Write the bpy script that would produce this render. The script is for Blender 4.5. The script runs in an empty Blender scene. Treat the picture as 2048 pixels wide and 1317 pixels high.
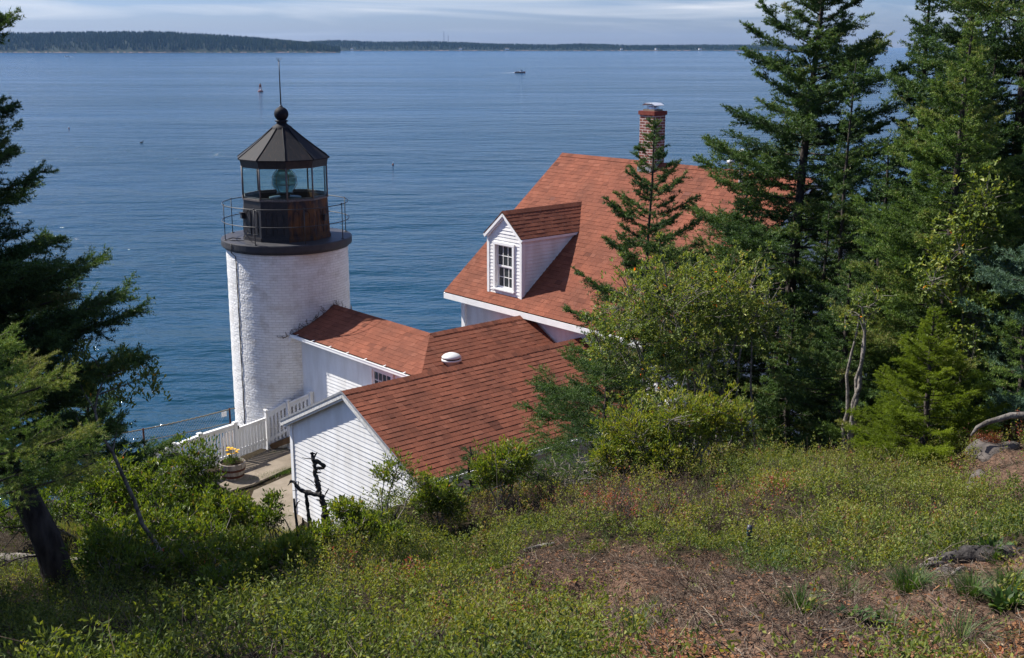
import bpy, math, random
import numpy as np
from mathutils import Vector, Matrix

R = math.radians
sc = bpy.context.scene
COL = sc.collection

# ---------------------------------------------------------------- camera, sky, sun, exposure
HAZE = 0.000030
CAMZ = 21.0
F, PITCH, CX, CY = 2321.83, 14.0447, 1017.88, 672.42       # focal length in photo pixels (2048 wide), principal point
cd = bpy.data.cameras.new('camera')
co = bpy.data.objects.new('camera', cd); COL.objects.link(co); sc.camera = co
co.location = (0, 0, CAMZ); co.rotation_euler = (R(90-PITCH), 0, 0)
cd.sensor_width = 36; cd.lens = 36*F/2048
cd.shift_x = (1024-CX)/2048; cd.shift_y = (CY-658.5)/2048
cd.clip_start = 0.05; cd.clip_end = 40000

SUN = Vector((-0.630, 0.301, 0.716)).normalized()
w = bpy.data.worlds.new('World'); sc.world = w; w.use_nodes = True
nt = w.node_tree; N = nt.nodes; L = nt.links
for n in list(N): N.remove(n)
wo = N.new('ShaderNodeOutputWorld'); bg = N.new('ShaderNodeBackground'); L.new(bg.outputs[0], wo.inputs[0])
sky = N.new('ShaderNodeTexSky'); sky.sky_type = 'NISHITA'; sky.sun_disc = False
sky.sun_elevation = math.asin(SUN.z); sky.sun_rotation = math.atan2(SUN.x, SUN.y)
sky.altitude = 20; sky.air_density = 1.0; sky.dust_density = 0.6; sky.ozone_density = 2.0
tc = N.new('ShaderNodeTexCoord'); mp = N.new('ShaderNodeMapping'); L.new(tc.outputs['Generated'], mp.inputs[0])
mp.inputs['Scale'].default_value = (2.2, 2.2, 30.0)
n1 = N.new('ShaderNodeTexNoise'); n1.inputs['Scale'].default_value = 1.6; n1.inputs['Detail'].default_value = 7; n1.inputs['Distortion'].default_value = 1.3
L.new(mp.outputs[0], n1.inputs['Vector'])
cr = N.new('ShaderNodeValToRGB'); cr.color_ramp.elements[0].position = 0.46; cr.color_ramp.elements[1].position = 0.78
L.new(n1.outputs['Fac'], cr.inputs[0])
sx = N.new('ShaderNodeSeparateXYZ'); L.new(tc.outputs['Generated'], sx.inputs[0])
mr = N.new('ShaderNodeMapRange'); mr.inputs[1].default_value = 0.004; mr.inputs[2].default_value = 0.032; mr.inputs[3].default_value = 0.12; mr.inputs[4].default_value = 1.0
L.new(sx.outputs['Z'], mr.inputs[0])
mu = N.new('ShaderNodeMath'); mu.operation = 'MULTIPLY'; L.new(cr.outputs[0], mu.inputs[0]); L.new(mr.outputs[0], mu.inputs[1])
tint = N.new('ShaderNodeMix'); tint.data_type = 'RGBA'; tint.blend_type = 'MULTIPLY'; tint.inputs[0].default_value = 1
gz = N.new('ShaderNodeValToRGB'); gz.color_ramp.elements[0].position = 0.0; gz.color_ramp.elements[1].position = 0.6
gz.color_ramp.elements[0].color = (0.41, 0.49, 0.80, 1); gz.color_ramp.elements[1].color = (0.90, 0.83, 0.95, 1); ge = gz.color_ramp.elements.new(0.26); ge.color = (0.10, 0.43, 1.0, 1)
L.new(sx.outputs['Z'], gz.inputs[0]); L.new(gz.outputs[0], tint.inputs[7]); L.new(sky.outputs[0], tint.inputs[6])
cm = N.new('ShaderNodeMix'); cm.data_type = 'RGBA'; L.new(mu.outputs[0], cm.inputs[0]); L.new(tint.outputs[2], cm.inputs[6])
CLOUD = (5.3, 5.5, 5.9, 1)
cm.inputs[7].default_value = CLOUD
L.new(cm.outputs[2], bg.inputs[0]); bg.inputs[1].default_value = 0.080

sl = bpy.data.lights.new('sun', 'SUN'); so = bpy.data.objects.new('sun', sl); COL.objects.link(so)
sl.energy = 4.6; sl.angle = R(0.53); sl.color = (1.0, 0.95, 0.87)
so.rotation_euler = SUN.to_track_quat('Z', 'Y').to_euler(); so.location = (-30, 20, 60)
sc.view_settings.view_transform = 'Standard'; sc.view_settings.look = 'None'
sc.view_settings.exposure = 1.0; sc.view_settings.gamma = 1
sc.cycles.max_bounces = 8; sc.cycles.transparent_max_bounces = 12; sc.cycles.volume_bounces = 0
sc.cycles.diffuse_bounces = 3; sc.cycles.glossy_bounces = 3; sc.cycles.caustics_reflective = False; sc.cycles.caustics_refractive = False

# ---------------------------------------------------------------- projection helpers (photo pixels <-> world)
cp, sp = math.cos(R(PITCH)), math.sin(R(PITCH))
FW = np.array([0, cp, -sp]); UP = np.array([0, sp, cp]); RT = np.array([1., 0, 0]); CAM = np.array([0, 0, CAMZ])
def ray(px, py): return FW + RT*((px-CX)/F) + UP*((CY-py)/F)
def at(px, py, dist):
    """world point on the ray of a photo pixel at horizontal distance dist"""
    r = ray(px, py); return CAM + r*(dist/math.hypot(r[0], r[1]))
def atz(px, py, z):
    r = ray(px, py); return CAM + r*((z-CAMZ)/r[2])
def proj(P):
    P = np.asarray(P, float)-CAM; d = P@FW; d = np.where(d < 1e-3, 1e-3, d)
    return CX+F*(P@RT)/d, CY-F*(P@UP)/d, P@FW

# house frame: u along the main ridge, v along the front building's ridge
TX, TY, AL = -6.4849, 33.6126, R(49.003)
U = np.array([math.cos(AL), -math.sin(AL), 0]); V = np.array([math.sin(AL), math.cos(AL), 0])
def W(u, v, z): return np.array([TX, TY, 0]) + U*u + V*v + np.array([0, 0, z])
def loc_uv(P): q = np.asarray(P)-np.array([TX, TY, 0]); return np.array([q@U, q@V, q[2]])
def plane_hit(px, py, n, c):
    r = ray(px, py); rl = np.array([r@U, r@V, r[2]]); o = loc_uv(CAM); n = np.array(n, float)
    return o + rl*((c-n@o)/(n@rl))
ZG = 9.65

# ---------------------------------------------------------------- materials
MATS = {}
def mat(name, color, rough=0.7, spec=0.3, metal=0.0, noise=0.0, nscale=8.0, bump=0.0, bscale=60.0, color2=None, stretch=None):
    m = bpy.data.materials.new(name); m.use_nodes = True; t = m.node_tree; b = t.nodes['Principled BSDF']
    b.inputs['Base Color'].default_value = (*color, 1); b.inputs['Roughness'].default_value = rough
    b.inputs['Specular IOR Level'].default_value = spec; b.inputs['Metallic'].default_value = metal
    vec = None
    if noise or bump:
        g = t.nodes.new('ShaderNodeTexCoord'); vec = g.outputs['Object']
        if stretch:
            q = t.nodes.new('ShaderNodeMapping'); q.inputs['Scale'].default_value = stretch; t.links.new(vec, q.inputs[0]); vec = q.outputs[0]
    if noise:
        nz = t.nodes.new('ShaderNodeTexNoise'); nz.inputs['Scale'].default_value = nscale; nz.inputs['Detail'].default_value = 6
        t.links.new(vec, nz.inputs['Vector'])
        rp = t.nodes.new('ShaderNodeValToRGB'); rp.color_ramp.elements[0].position = 0.35; rp.color_ramp.elements[1].position = 0.65
        c2 = color2 or tuple(c*(1-noise) for c in color)
        rp.color_ramp.elements[0].color = (*c2, 1); rp.color_ramp.elements[1].color = (*color, 1)
        t.links.new(nz.outputs['Fac'], rp.inputs[0]); t.links.new(rp.outputs[0], b.inputs['Base Color'])
    if bump:
        nb = t.nodes.new('ShaderNodeTexNoise'); nb.inputs['Scale'].default_value = bscale; nb.inputs['Detail'].default_value = 5
        t.links.new(vec, nb.inputs['Vector']); bp = t.nodes.new('ShaderNodeBump'); bp.inputs['Strength'].default_value = bump; bp.inputs['Distance'].default_value = 0.02
        t.links.new(nb.outputs['Fac'], bp.inputs['Height']); t.links.new(bp.outputs[0], b.inputs['Normal'])
    MATS[name] = m; return m

def tint_mat(name, stops, rough=0.6, spec=0.25, transl=0.0, tcol=None, noise=0.0, nscale=40):
    """colour ramp driven by the per-face 'tint' attribute (each leaf / shingle its own colour)"""
    m = bpy.data.materials.new(name); m.use_nodes = True; t = m.node_tree; b = t.nodes['Principled BSDF']
    a = t.nodes.new('ShaderNodeAttribute'); a.attribute_name = 'tint'
    rp = t.nodes.new('ShaderNodeValToRGB'); e = rp.color_ramp.elements
    while len(e) < len(stops): e.new(0.5)
    for i, (p, c) in enumerate(stops): e[i].position = p; e[i].color = (*c, 1)
    t.links.new(a.outputs['Fac'], rp.inputs[0]); cout = rp.outputs[0]
    if noise:
        g = t.nodes.new('ShaderNodeTexCoord'); nz = t.nodes.new('ShaderNodeTexNoise'); nz.inputs['Scale'].default_value = nscale; nz.inputs['Detail'].default_value = 5
        t.links.new(g.outputs['Object'], nz.inputs['Vector'])
        mx = t.nodes.new('ShaderNodeMix'); mx.data_type = 'RGBA'; mx.blend_type = 'MULTIPLY'; mx.inputs[0].default_value = noise
        t.links.new(cout, mx.inputs[6])
        r2 = t.nodes.new('ShaderNodeValToRGB'); r2.color_ramp.elements[0].position = .3; r2.color_ramp.elements[0].color = (.25, .25, .25, 1); r2.color_ramp.elements[1].position = .7; r2.color_ramp.elements[1].color = (1.3, 1.3, 1.3, 1)
        t.links.new(nz.outputs['Fac'], r2.inputs[0]); t.links.new(r2.outputs[0], mx.inputs[7]); cout = mx.outputs[2]
    t.links.new(cout, b.inputs['Base Color']); b.inputs['Roughness'].default_value = rough; b.inputs['Specular IOR Level'].default_value = spec
    if transl:
        o = t.nodes['Material Output']; tr = t.nodes.new('ShaderNodeBsdfTranslucent'); ms = t.nodes.new('ShaderNodeMixShader'); ms.inputs[0].default_value = transl
        hs = t.nodes.new('ShaderNodeMix'); hs.data_type = 'RGBA'; hs.blend_type = 'MULTIPLY'; hs.inputs[0].default_value = 1; hs.inputs[7].default_value = (*(tcol or (1.6, 1.7, .6)), 1)
        t.links.new(cout, hs.inputs[6]); t.links.new(hs.outputs[2], tr.inputs[0])
        t.links.new(b.outputs[0], ms.inputs[1]); t.links.new(tr.outputs[0], ms.inputs[2]); t.links.new(ms.outputs[0], o.inputs[0])
    MATS[name] = m; return m

mat('white_paint', (.80, .80, .79), .45, .4, noise=.10, nscale=3.5, color2=(.68, .67, .645), bump=.06, bscale=90, stretch=(1, 1, .3))
mat('white_trim', (.83, .83, .82), .4, .4, noise=.08, nscale=6)
mat('worn_white', (.70, .70, .68), .6, .3, noise=.4, nscale=22, color2=(.46, .44, .40))
mat('grey_metal_edge', (.28, .29, .31), .5, .4, noise=.3, nscale=12)
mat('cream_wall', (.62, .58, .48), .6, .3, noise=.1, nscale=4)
mat('underlay', (.05, .03, .025), .9, .1)
mat('soffit', (.62, .62, .60), .7, .2)
tint_mat('shingle', [(0, (0.114, 0.041, 0.026)), (.3, (0.174, 0.060, 0.036)), (.6, (0.211, 0.074, 0.044)), (.85, (0.241, 0.090, 0.055)), (1, (0.160, 0.064, 0.045))], .9, .15, noise=.55, nscale=55)
mat('black_iron', (.014, .014, .017), .5, .35, noise=.5, nscale=9, color2=(.030, .025, .024), bump=.12, bscale=40)
mat('deck_iron', (.026, .028, .034), .55, .3, noise=.5, nscale=4, color2=(.046, .043, .046))
mat('rusty_iron', (.125, .058, .022), .75, .2, noise=.9, nscale=5.5, color2=(.026, .025, .030), stretch=(1.6, 1.6, .5), bump=.15, bscale=40)
mat('rail_iron', (.03, .03, .032), .5, .4)
mat('frame_iron', (.075, .06, .055), .55, .35, noise=.6, nscale=30, color2=(.16, .14, .13))
mat('dark_green_iron', (.012, .03, .028), .5, .4)
mat('brass', (.35, .25, .09), .35, .5, metal=.7)
mat('galvanised', (.62, .64, .68), .35, .5, metal=.35)
mat('vent_white', (.55, .55, .54), .45, .4)
mat('dark_gap', (.01, .01, .012), .8, .1)
mat('concrete', (.22, .185, .145), .9, .15, noise=.3, nscale=2.2, color2=(.15, .125, .095), bump=.25, bscale=45)
mat('wood_grey', (.17, .15, .13), .9, .1, noise=.55, nscale=7, color2=(.075, .065, .055), bump=.5, bscale=35, stretch=(1, 1, .25))
mat('wood_brown', (.16, .10, .055), .8, .15, noise=.45, nscale=9, stretch=(1, 1, .2), bump=.3, bscale=30)
mat('barrel_wood', (.30, .27, .24), .85, .15, noise=.5, nscale=14, color2=(.15, .12, .10), stretch=(1, 1, .12), bump=.3, bscale=30)
mat('rust_hoop', (.085, .028, .018), .85, .2, noise=.4, nscale=20)
mat('soil', (.045, .032, .022), .95, .05, noise=.5, nscale=30, bump=.5, bscale=60)
mat('rock', (.12, .104, .094), .9, .15, noise=.5, nscale=9, color2=(.065, .058, .054), bump=1.0, bscale=14)
mat('bark_dark', (.085, .072, .064), .95, .1, noise=.5, nscale=14, color2=(.035, .029, .026), bump=1.0, bscale=28, stretch=(1, 1, .35))
mat('bark_grey', (.25, .225, .20), .9, .1, noise=.5, nscale=18, color2=(.09, .08, .07), bump=.6, bscale=40)
mat('dead_wood', (.072, .066, .063), .9, .15, noise=.55, nscale=16, color2=(.018, .016, .016), bump=.9, bscale=45)
mat('dead_wood_pale', (.19, .175, .16), .9, .1, noise=.5, nscale=11, color2=(.08, .07, .06), bump=1.0, bscale=30)
mat('twig_brown', (.12, .082, .06), .9, .1, noise=.4, nscale=3, color2=(.20, .16, .125))
mat('brown_door', (.06, .035, .025), .6, .3)
mat('rope', (.20, .175, .13), .9, .1)
mat('wire', (.16, .17, .17), .5, .4, metal=.4)
mat('green_wire', (.015, .075, .05), .5, .4)
mat('flower_yellow', (.75, .42, .02), .6, .2)
mat('boat_white', (.75, .75, .75), .4, .4)
mat('boat_dark', (.05, .05, .07), .4, .4)
mat('boat_red', (.26, .13, .11), .5, .3)
mat('buoy_red', (.17, .05, .045), .5, .3)
mat('foam', (.85, .87, .88), .8, .2)
mat('house_far', (.7, .68, .66), .7, .2)
mat('mast_grey', (.20, .19, .20), .6, .3)
mat('lobster_red', (.45, .06, .03), .5, .3)
mat('bird_dark', (.03, .028, .03), .7, .2)

def weather(name, sc_, lo, hi, stretch=(1, 1, 1)):
    """broad uneven weathering multiplied into a material's own colour"""
    t = MATS[name].node_tree; b = t.nodes['Principled BSDF']; src = b.inputs['Base Color'].links[0].from_socket
    g = t.nodes.new('ShaderNodeTexCoord'); mp_ = t.nodes.new('ShaderNodeMapping'); mp_.inputs['Scale'].default_value = stretch; t.links.new(g.outputs['Object'], mp_.inputs[0])
    n = t.nodes.new('ShaderNodeTexNoise'); n.inputs['Scale'].default_value = sc_; n.inputs['Detail'].default_value = 7; n.inputs['Roughness'].default_value = .62; t.links.new(mp_.outputs[0], n.inputs['Vector'])
    r = t.nodes.new('ShaderNodeValToRGB'); r.color_ramp.elements[0].position = .36; r.color_ramp.elements[0].color = (*lo, 1); r.color_ramp.elements[1].position = .64; r.color_ramp.elements[1].color = (*hi, 1); t.links.new(n.outputs['Fac'], r.inputs[0])
    m = t.nodes.new('ShaderNodeMix'); m.data_type = 'RGBA'; m.blend_type = 'MULTIPLY'; m.inputs[0].default_value = 1; t.links.new(src, m.inputs[6]); t.links.new(r.outputs[0], m.inputs[7]); t.links.new(m.outputs[2], b.inputs['Base Color'])
weather('shingle', .9, (.76, .80, .84), (1.12, 1.08, 1.06))
weather('white_paint', 5.0, (.96, .955, .945), (1, 1, 1), (1, 1, .22))
def glass_thin(name, tintc, refl=1.0):
    m = bpy.data.materials.new(name); m.use_nodes = True; t = m.node_tree
    for n in list(t.nodes): t.nodes.remove(n)
    o = t.nodes.new('ShaderNodeOutputMaterial'); a = t.nodes.new('ShaderNodeBsdfTransparent'); a.inputs[0].default_value = (*tintc, 1)
    g = t.nodes.new('ShaderNodeBsdfGlossy'); g.inputs['Roughness'].default_value = .02
    lw = t.nodes.new('ShaderNodeLayerWeight'); lw.inputs[0].default_value = .5; pw = t.nodes.new('ShaderNodeMath'); pw.operation = 'POWER'; pw.inputs[1].default_value = 4; t.links.new(lw.outputs['Facing'], pw.inputs[0]); f = t.nodes.new('ShaderNodeMath'); f.operation = 'MULTIPLY_ADD'; f.inputs[1].default_value = .5; f.inputs[2].default_value = .04; t.links.new(pw.outputs[0], f.inputs[0]); mx = t.nodes.new('ShaderNodeMixShader')
    t.links.new(f.outputs[0], mx.inputs[0]); t.links.new(a.outputs[0], mx.inputs[1]); t.links.new(g.outputs[0], mx.inputs[2]); t.links.new(mx.outputs[0], o.inputs[0])
    MATS[name] = m
glass_thin('lantern_glass', (.86, .94, .91))
mat('window_glass', (.035, .042, .045), .04, .6)
def lens_mat():
    m = bpy.data.materials.new('lens_glass'); m.use_nodes = True; b = m.node_tree.nodes['Principled BSDF']
    b.inputs['Base Color'].default_value = (.50, .80, .70, 1); b.inputs['Roughness'].default_value = .06
    b.inputs['Transmission Weight'].default_value = .55; b.inputs['IOR'].default_value = 1.45
    MATS['lens_glass'] = m
lens_mat()
def brick_paint():
    m = bpy.data.materials.new('white_brick'); m.use_nodes = True; t = m.node_tree; b = t.nodes['Principled BSDF']
    uv = t.nodes.new('ShaderNodeUVMap'); br = t.nodes.new('ShaderNodeTexBrick')
    br.inputs['Scale'].default_value = 1; br.inputs['Brick Width'].default_value = .215; br.inputs['Row Height'].default_value = .075
    br.inputs['Mortar Size'].default_value = .007; br.inputs['Mortar Smooth'].default_value = .35; br.inputs['Bias'].default_value = 0
    br.inputs['Color1'].default_value = (.80, .795, .78, 1); br.inputs['Color2'].default_value = (.72, .71, .69, 1); br.inputs['Mortar'].default_value = (.62, .61, .59, 1)
    br.offset = .5; t.links.new(uv.outputs[0], br.inputs['Vector'])
    nz = t.nodes.new('ShaderNodeTexNoise'); nz.inputs['Scale'].default_value = 2.2; nz.inputs['Detail'].default_value = 8; nz.inputs['Roughness'].default_value = .65; t.links.new(uv.outputs[0], nz.inputs['Vector'])
    rp = t.nodes.new('ShaderNodeValToRGB'); rp.color_ramp.elements[0].position = .30; rp.color_ramp.elements[0].color = (.72, .68, .63, 1); rp.color_ramp.elements[1].position = .5; rp.color_ramp.elements[1].color = (1, 1, 1, 1)
    t.links.new(nz.outputs['Fac'], rp.inputs[0])
    mx = t.nodes.new('ShaderNodeMix'); mx.data_type = 'RGBA'; mx.blend_type = 'MULTIPLY'; mx.inputs[0].default_value = .8
    t.links.new(br.outputs['Color'], mx.inputs[6]); t.links.new(rp.outputs[0], mx.inputs[7])
    # chipped paint: small dark specks
    n2 = t.nodes.new('ShaderNodeTexNoise'); n2.inputs['Scale'].default_value = 6.5; n2.inputs['Detail'].default_value = 3; t.links.new(uv.outputs[0], n2.inputs['Vector'])
    r2 = t.nodes.new('ShaderNodeValToRGB'); r2.color_ramp.elements[0].position = .765; r2.color_ramp.elements[0].color = (0, 0, 0, 1); r2.color_ramp.elements[1].position = .79
    t.links.new(n2.outputs['Fac'], r2.inputs[0])
    m2 = t.nodes.new('ShaderNodeMix'); m2.data_type = 'RGBA'; m2.inputs[7].default_value = (.16, .08, .05, 1)
    t.links.new(r2.outputs[0], m2.inputs[0]); t.links.new(mx.outputs[2], m2.inputs[6])
    # rust run below the gallery: a stain with its own place on the wall
    sx = t.nodes.new('ShaderNodeSeparateXYZ'); t.links.new(uv.outputs[0], sx.inputs[0])
    z1 = t.nodes.new('ShaderNodeMapRange'); z1.inputs[1].default_value = 14.9; z1.inputs[2].default_value = 15.34; t.links.new(sx.outputs['Y'], z1.inputs[0])
    x1 = t.nodes.new('ShaderNodeMapRange'); x1.inputs[1].default_value = .1; x1.inputs[2].default_value = .6; t.links.new(sx.outputs['X'], x1.inputs[0])
    x2 = t.nodes.new('ShaderNodeMapRange'); x2.inputs[1].default_value = 1.7; x2.inputs[2].default_value = .8; t.links.new(sx.outputs['X'], x2.inputs[0])
    ms = []
    prev = z1.outputs[0]
    for q in (x1.outputs[0], x2.outputs[0], nz.outputs['Fac']):
        k = t.nodes.new('ShaderNodeMath'); k.operation = 'MULTIPLY'; t.links.new(prev, k.inputs[0]); t.links.new(q, k.inputs[1]); prev = k.outputs[0]
    m3 = t.nodes.new('ShaderNodeMix'); m3.data_type = 'RGBA'; m3.inputs[7].default_value = (.42, .26, .10, 1)
    t.links.new(prev, m3.inputs[0]); t.links.new(m2.outputs[2], m3.inputs[6])
    t.links.new(m3.outputs[2], b.inputs['Base Color']); b.inputs['Roughness'].default_value = .55
    n3 = t.nodes.new('ShaderNodeTexNoise'); n3.inputs['Scale'].default_value = 14; n3.inputs['Detail'].default_value = 4; t.links.new(uv.outputs[0], n3.inputs['Vector'])
    ad = t.nodes.new('ShaderNodeMath'); ad.operation = 'MULTIPLY_ADD'; ad.inputs[1].default_value = -1.0; t.links.new(br.outputs['Fac'], ad.inputs[0]); t.links.new(n3.outputs['Fac'], ad.inputs[2])
    bp = t.nodes.new('ShaderNodeBump'); bp.inputs['Strength'].default_value = .9; bp.inputs['Distance'].default_value = .030
    t.links.new(ad.outputs[0], bp.inputs['Height']); t.links.new(bp.outputs[0], b.inputs['Normal'])
    MATS['white_brick'] = m
brick_paint()
def red_brick():
    m = bpy.data.materials.new('red_brick'); m.use_nodes = True; t = m.node_tree; b = t.nodes['Principled BSDF']
    uv = t.nodes.new('ShaderNodeUVMap'); br = t.nodes.new('ShaderNodeTexBrick')
    br.inputs['Scale'].default_value = 1; br.inputs['Brick Width'].default_value = .21; br.inputs['Row Height'].default_value = .078
    br.inputs['Mortar Size'].default_value = .011; br.inputs['Mortar Smooth'].default_value = .1; br.inputs['Bias'].default_value = -.2
    br.inputs['Color1'].default_value = (.19, .048, .034, 1); br.inputs['Color2'].default_value = (.12, .030, .024, 1); br.inputs['Mortar'].default_value = (.46, .39, .35, 1)
    t.links.new(uv.outputs[0], br.inputs['Vector']); t.links.new(br.outputs['Color'], b.inputs['Base Color']); b.inputs['Roughness'].default_value = .85
    bp = t.nodes.new('ShaderNodeBump'); bp.inputs['Strength'].default_value = .5; bp.inputs['Distance'].default_value = .01; bp.invert = True
    t.links.new(br.outputs['Fac'], bp.inputs['Height']); t.links.new(bp.outputs[0], b.inputs['Normal'])
    MATS['red_brick'] = m
red_brick()
def copper():
    m = bpy.data.materials.new('lantern_roof_metal'); m.use_nodes = True; t = m.node_tree; b = t.nodes['Principled BSDF']
    g = t.nodes.new('ShaderNodeUVMap'); mpn = t.nodes.new('ShaderNodeMapping'); mpn.inputs['Scale'].default_value = (14, 2.4, 1); t.links.new(g.outputs[0], mpn.inputs[0])
    nz = t.nodes.new('ShaderNodeTexNoise'); nz.inputs['Scale'].default_value = 1.5; nz.inputs['Detail'].default_value = 9; nz.inputs['Roughness'].default_value = .7; t.links.new(mpn.outputs[0], nz.inputs['Vector'])
    rp = t.nodes.new('ShaderNodeValToRGB'); e = rp.color_ramp.elements
    for i, (p, c) in enumerate([(0, (.005, .006, .010)), (.54, (.008, .009, .013)), (.61, (.028, .016, .013)), (.68, (.050, .048, .052)), (1, (.11, .105, .108))]):
        if i > 1: e.new(p)
        e[min(i, len(e)-1)].position = p; e[min(i, len(e)-1)].color = (*c, 1)
    t.links.new(nz.outputs['Fac'], rp.inputs[0]); t.links.new(rp.outputs[0], b.inputs['Base Color'])
    b.inputs['Roughness'].default_value = .68; b.inputs['Specular IOR Level'].default_value = .16
    MATS['lantern_roof_metal'] = m
copper()

# ---------------------------------------------------------------- object helpers
def tag(o, label=None, cat=None, group=None, kind=None):
    if label: o['label'] = label
    if cat: o['category'] = cat
    if group: o['group'] = group
    if kind: o['kind'] = kind
    return o
def empty(name, location, rz, label, cat, group=None):
    o = bpy.data.objects.new(name, None); COL.objects.link(o); o.location = [float(c) for c in location]; o.rotation_euler = (0, 0, rz)
    o.empty_display_size = .2
    return tag(o, label, cat, group)
def mesh_arrays(name, verts, loops, starts, mats, mi=None, tint=None, uv=None, smooth=False):
    me = bpy.data.meshes.new(name)
    me.vertices.add(len(verts)); me.vertices.foreach_set('co', np.ascontiguousarray(verts, np.float32).ravel())
    me.loops.add(len(loops)); me.loops.foreach_set('vertex_index', np.ascontiguousarray(loops, np.int32))
    me.polygons.add(len(starts)); me.polygons.foreach_set('loop_start', np.ascontiguousarray(starts, np.int32))
    for k in mats: me.materials.append(MATS[k])
    if mi is not None: me.polygons.foreach_set('material_index', np.ascontiguousarray(mi, np.int32))
    if tint is not None:
        a = me.attributes.new('tint', 'FLOAT', 'FACE'); a.data.foreach_set('value', np.ascontiguousarray(tint, np.float32))
    if uv is not None:
        l = me.uv_layers.new(name='UVMap'); l.data.foreach_set('uv', np.ascontiguousarray(uv, np.float32).ravel())
    if smooth is not None: me.polygons.foreach_set('use_smooth', np.array(smooth, bool) if np.ndim(smooth) else np.full(len(starts), bool(smooth)))
    me.update(calc_edges=True); me.validate()
    return me
def link(name, me, parent=None, loc=None):
    o = bpy.data.objects.new(name, me); COL.objects.link(o)
    if parent is not None: o.parent = parent
    if loc is not None: o.location = [float(c) for c in loc]
    return o
class B:
    """collects polygons, builds ONE mesh object"""
    def __init__(s): s.v = []; s.f = []; s.m = []; s.t = []; s.uv = []; s.sm = []
    def face(s, pts, m=0, t=0.5, uv=None, sm=False):
        i = len(s.v); s.v += [tuple(map(float, p)) for p in pts]; s.f.append(list(range(i, i+len(pts)))); s.m.append(m); s.t.append(t); s.sm.append(sm)
        s.uv += uv if uv else [(0, 0)]*len(pts)
    def box(s, c, sz, m=0, A=None, t=.5):
        """box centred at c with full sizes sz along axes A (default local x, y, z)"""
        c = np.array(c, float); A = np.eye(3) if A is None else np.array(A, float); h = np.array(sz, float)/2
        P = lambda i, j, k: c + A[0]*h[0]*i + A[1]*h[1]*j + A[2]*h[2]*k
        for q in (((-1,-1,-1),(-1,1,-1),(1,1,-1),(1,-1,-1)), ((-1,-1,1),(1,-1,1),(1,1,1),(-1,1,1)), ((-1,-1,-1),(1,-1,-1),(1,-1,1),(-1,-1,1)),
                  ((1,1,-1),(-1,1,-1),(-1,1,1),(1,1,1)), ((-1,1,-1),(-1,-1,-1),(-1,-1,1),(-1,1,1)), ((1,-1,-1),(1,1,-1),(1,1,1),(1,-1,1))):
            s.face([P(*k) for k in q], m, t)
    def beam(s, a, b, wd, ht, up=(0, 0, 1), m=0, t=.5):
        a = np.array(a, float); b = np.array(b, float); d = b-a; l = np.linalg.norm(d); d = d/l
        sd = np.cross(d, up); sd /= np.linalg.norm(sd); un = np.cross(sd, d)
        s.box((a+b)/2, (l, wd, ht), m, [d, sd, un], t)
    def extrude(s, poly, d, m=0, t=.5):
        d = np.array(d, float); p = [np.array(q, float) for q in poly]; s.face(p[::-1], m, t); s.face([q+d for q in p], m, t)
        for i in range(len(p)): a, b = p[i], p[(i+1) % len(p)]; s.face([a, b, b+d, a+d], m, t)
    def lathe(s, prof, n=32, c=(0, 0, 0), ph=0, m=0, sm=True, arc=None):
        for j in range(len(prof)-1):
            (r0, z0), (r1, z1) = prof[j], prof[j+1]
            for i in range(n):
                a, b = ph+2*math.pi*i/n, ph+2*math.pi*(i+1)/n
                P = lambda r, q, z: (c[0]+r*math.cos(q), c[1]+r*math.sin(q), c[2]+z)
                pts = [P(r0, a, z0), P(r0, b, z0), P(r1, b, z1), P(r1, a, z1)]
                uv = [(a*r0, z0), (b*r0, z0), (b*r1, z1), (a*r1, z1)]
                if r1 < 1e-6: pts.pop(); uv.pop()
                elif r0 < 1e-6: pts.pop(1); uv.pop(1)
                s.face(pts, m, .5, uv, sm)
    def tube(s, path, rad, n=6, m=0, t=.5, cap=True):
        V_, F_ = tube_arrays(path, rad, n, cap)
        for f in F_: s.face([V_[k] for k in f], m, t, None, True)
    def build(s, name, mats, parent=None, off=(0, 0, 0), merge=True, smooth=None):
        v = np.array(s.v, float)-np.array(off, float); loops = []; starts = []
        for f in s.f: starts.append(len(loops)); loops += f
        loops = np.array(loops)
        if merge:
            q = np.round(v*5000).astype(np.int64); _, first, inv = np.unique(q, axis=0, return_index=True, return_inverse=True)
            v = v[first]; loops = inv.ravel()[loops]
        me = mesh_arrays(name, v, loops, starts, mats, s.m, s.t, np.array(s.uv, float) if any(a != (0, 0) for a in s.uv) else None, s.sm)
        return link(name, me, parent)
def tube_arrays(path, rad, n=6, cap=True):
    P = np.array(path, float); k = len(P); rad = np.broadcast_to(np.array(rad, float), (k,)) if np.ndim(rad) else np.full(k, float(rad))
    T = np.gradient(P, axis=0); T /= np.linalg.norm(T, axis=1)[:, None]+1e-12
    ref = np.array([0, 0, 1.]) if abs(T[0][2]) < .9 else np.array([1., 0, 0])
    a = np.cross(T[0], ref); a /= np.linalg.norm(a); V_ = []
    ang = np.arange(n)*2*math.pi/n
    for i in range(k):
        a = a-T[i]*(a@T[i]); a /= np.linalg.norm(a)+1e-12; b = np.cross(T[i], a)
        V_.append(P[i]+rad[i]*(np.cos(ang)[:, None]*a+np.sin(ang)[:, None]*b))
    V_ = np.concatenate(V_); F_ = []
    for i in range(k-1):
        for j in range(n):
            j2 = (j+1) % n; F_.append([i*n+j, i*n+j2, (i+1)*n+j2, (i+1)*n+j])
    if cap: F_.append(list(range(n))[::-1]); F_.append([(k-1)*n+j for j in range(n)])
    return V_, F_
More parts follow.
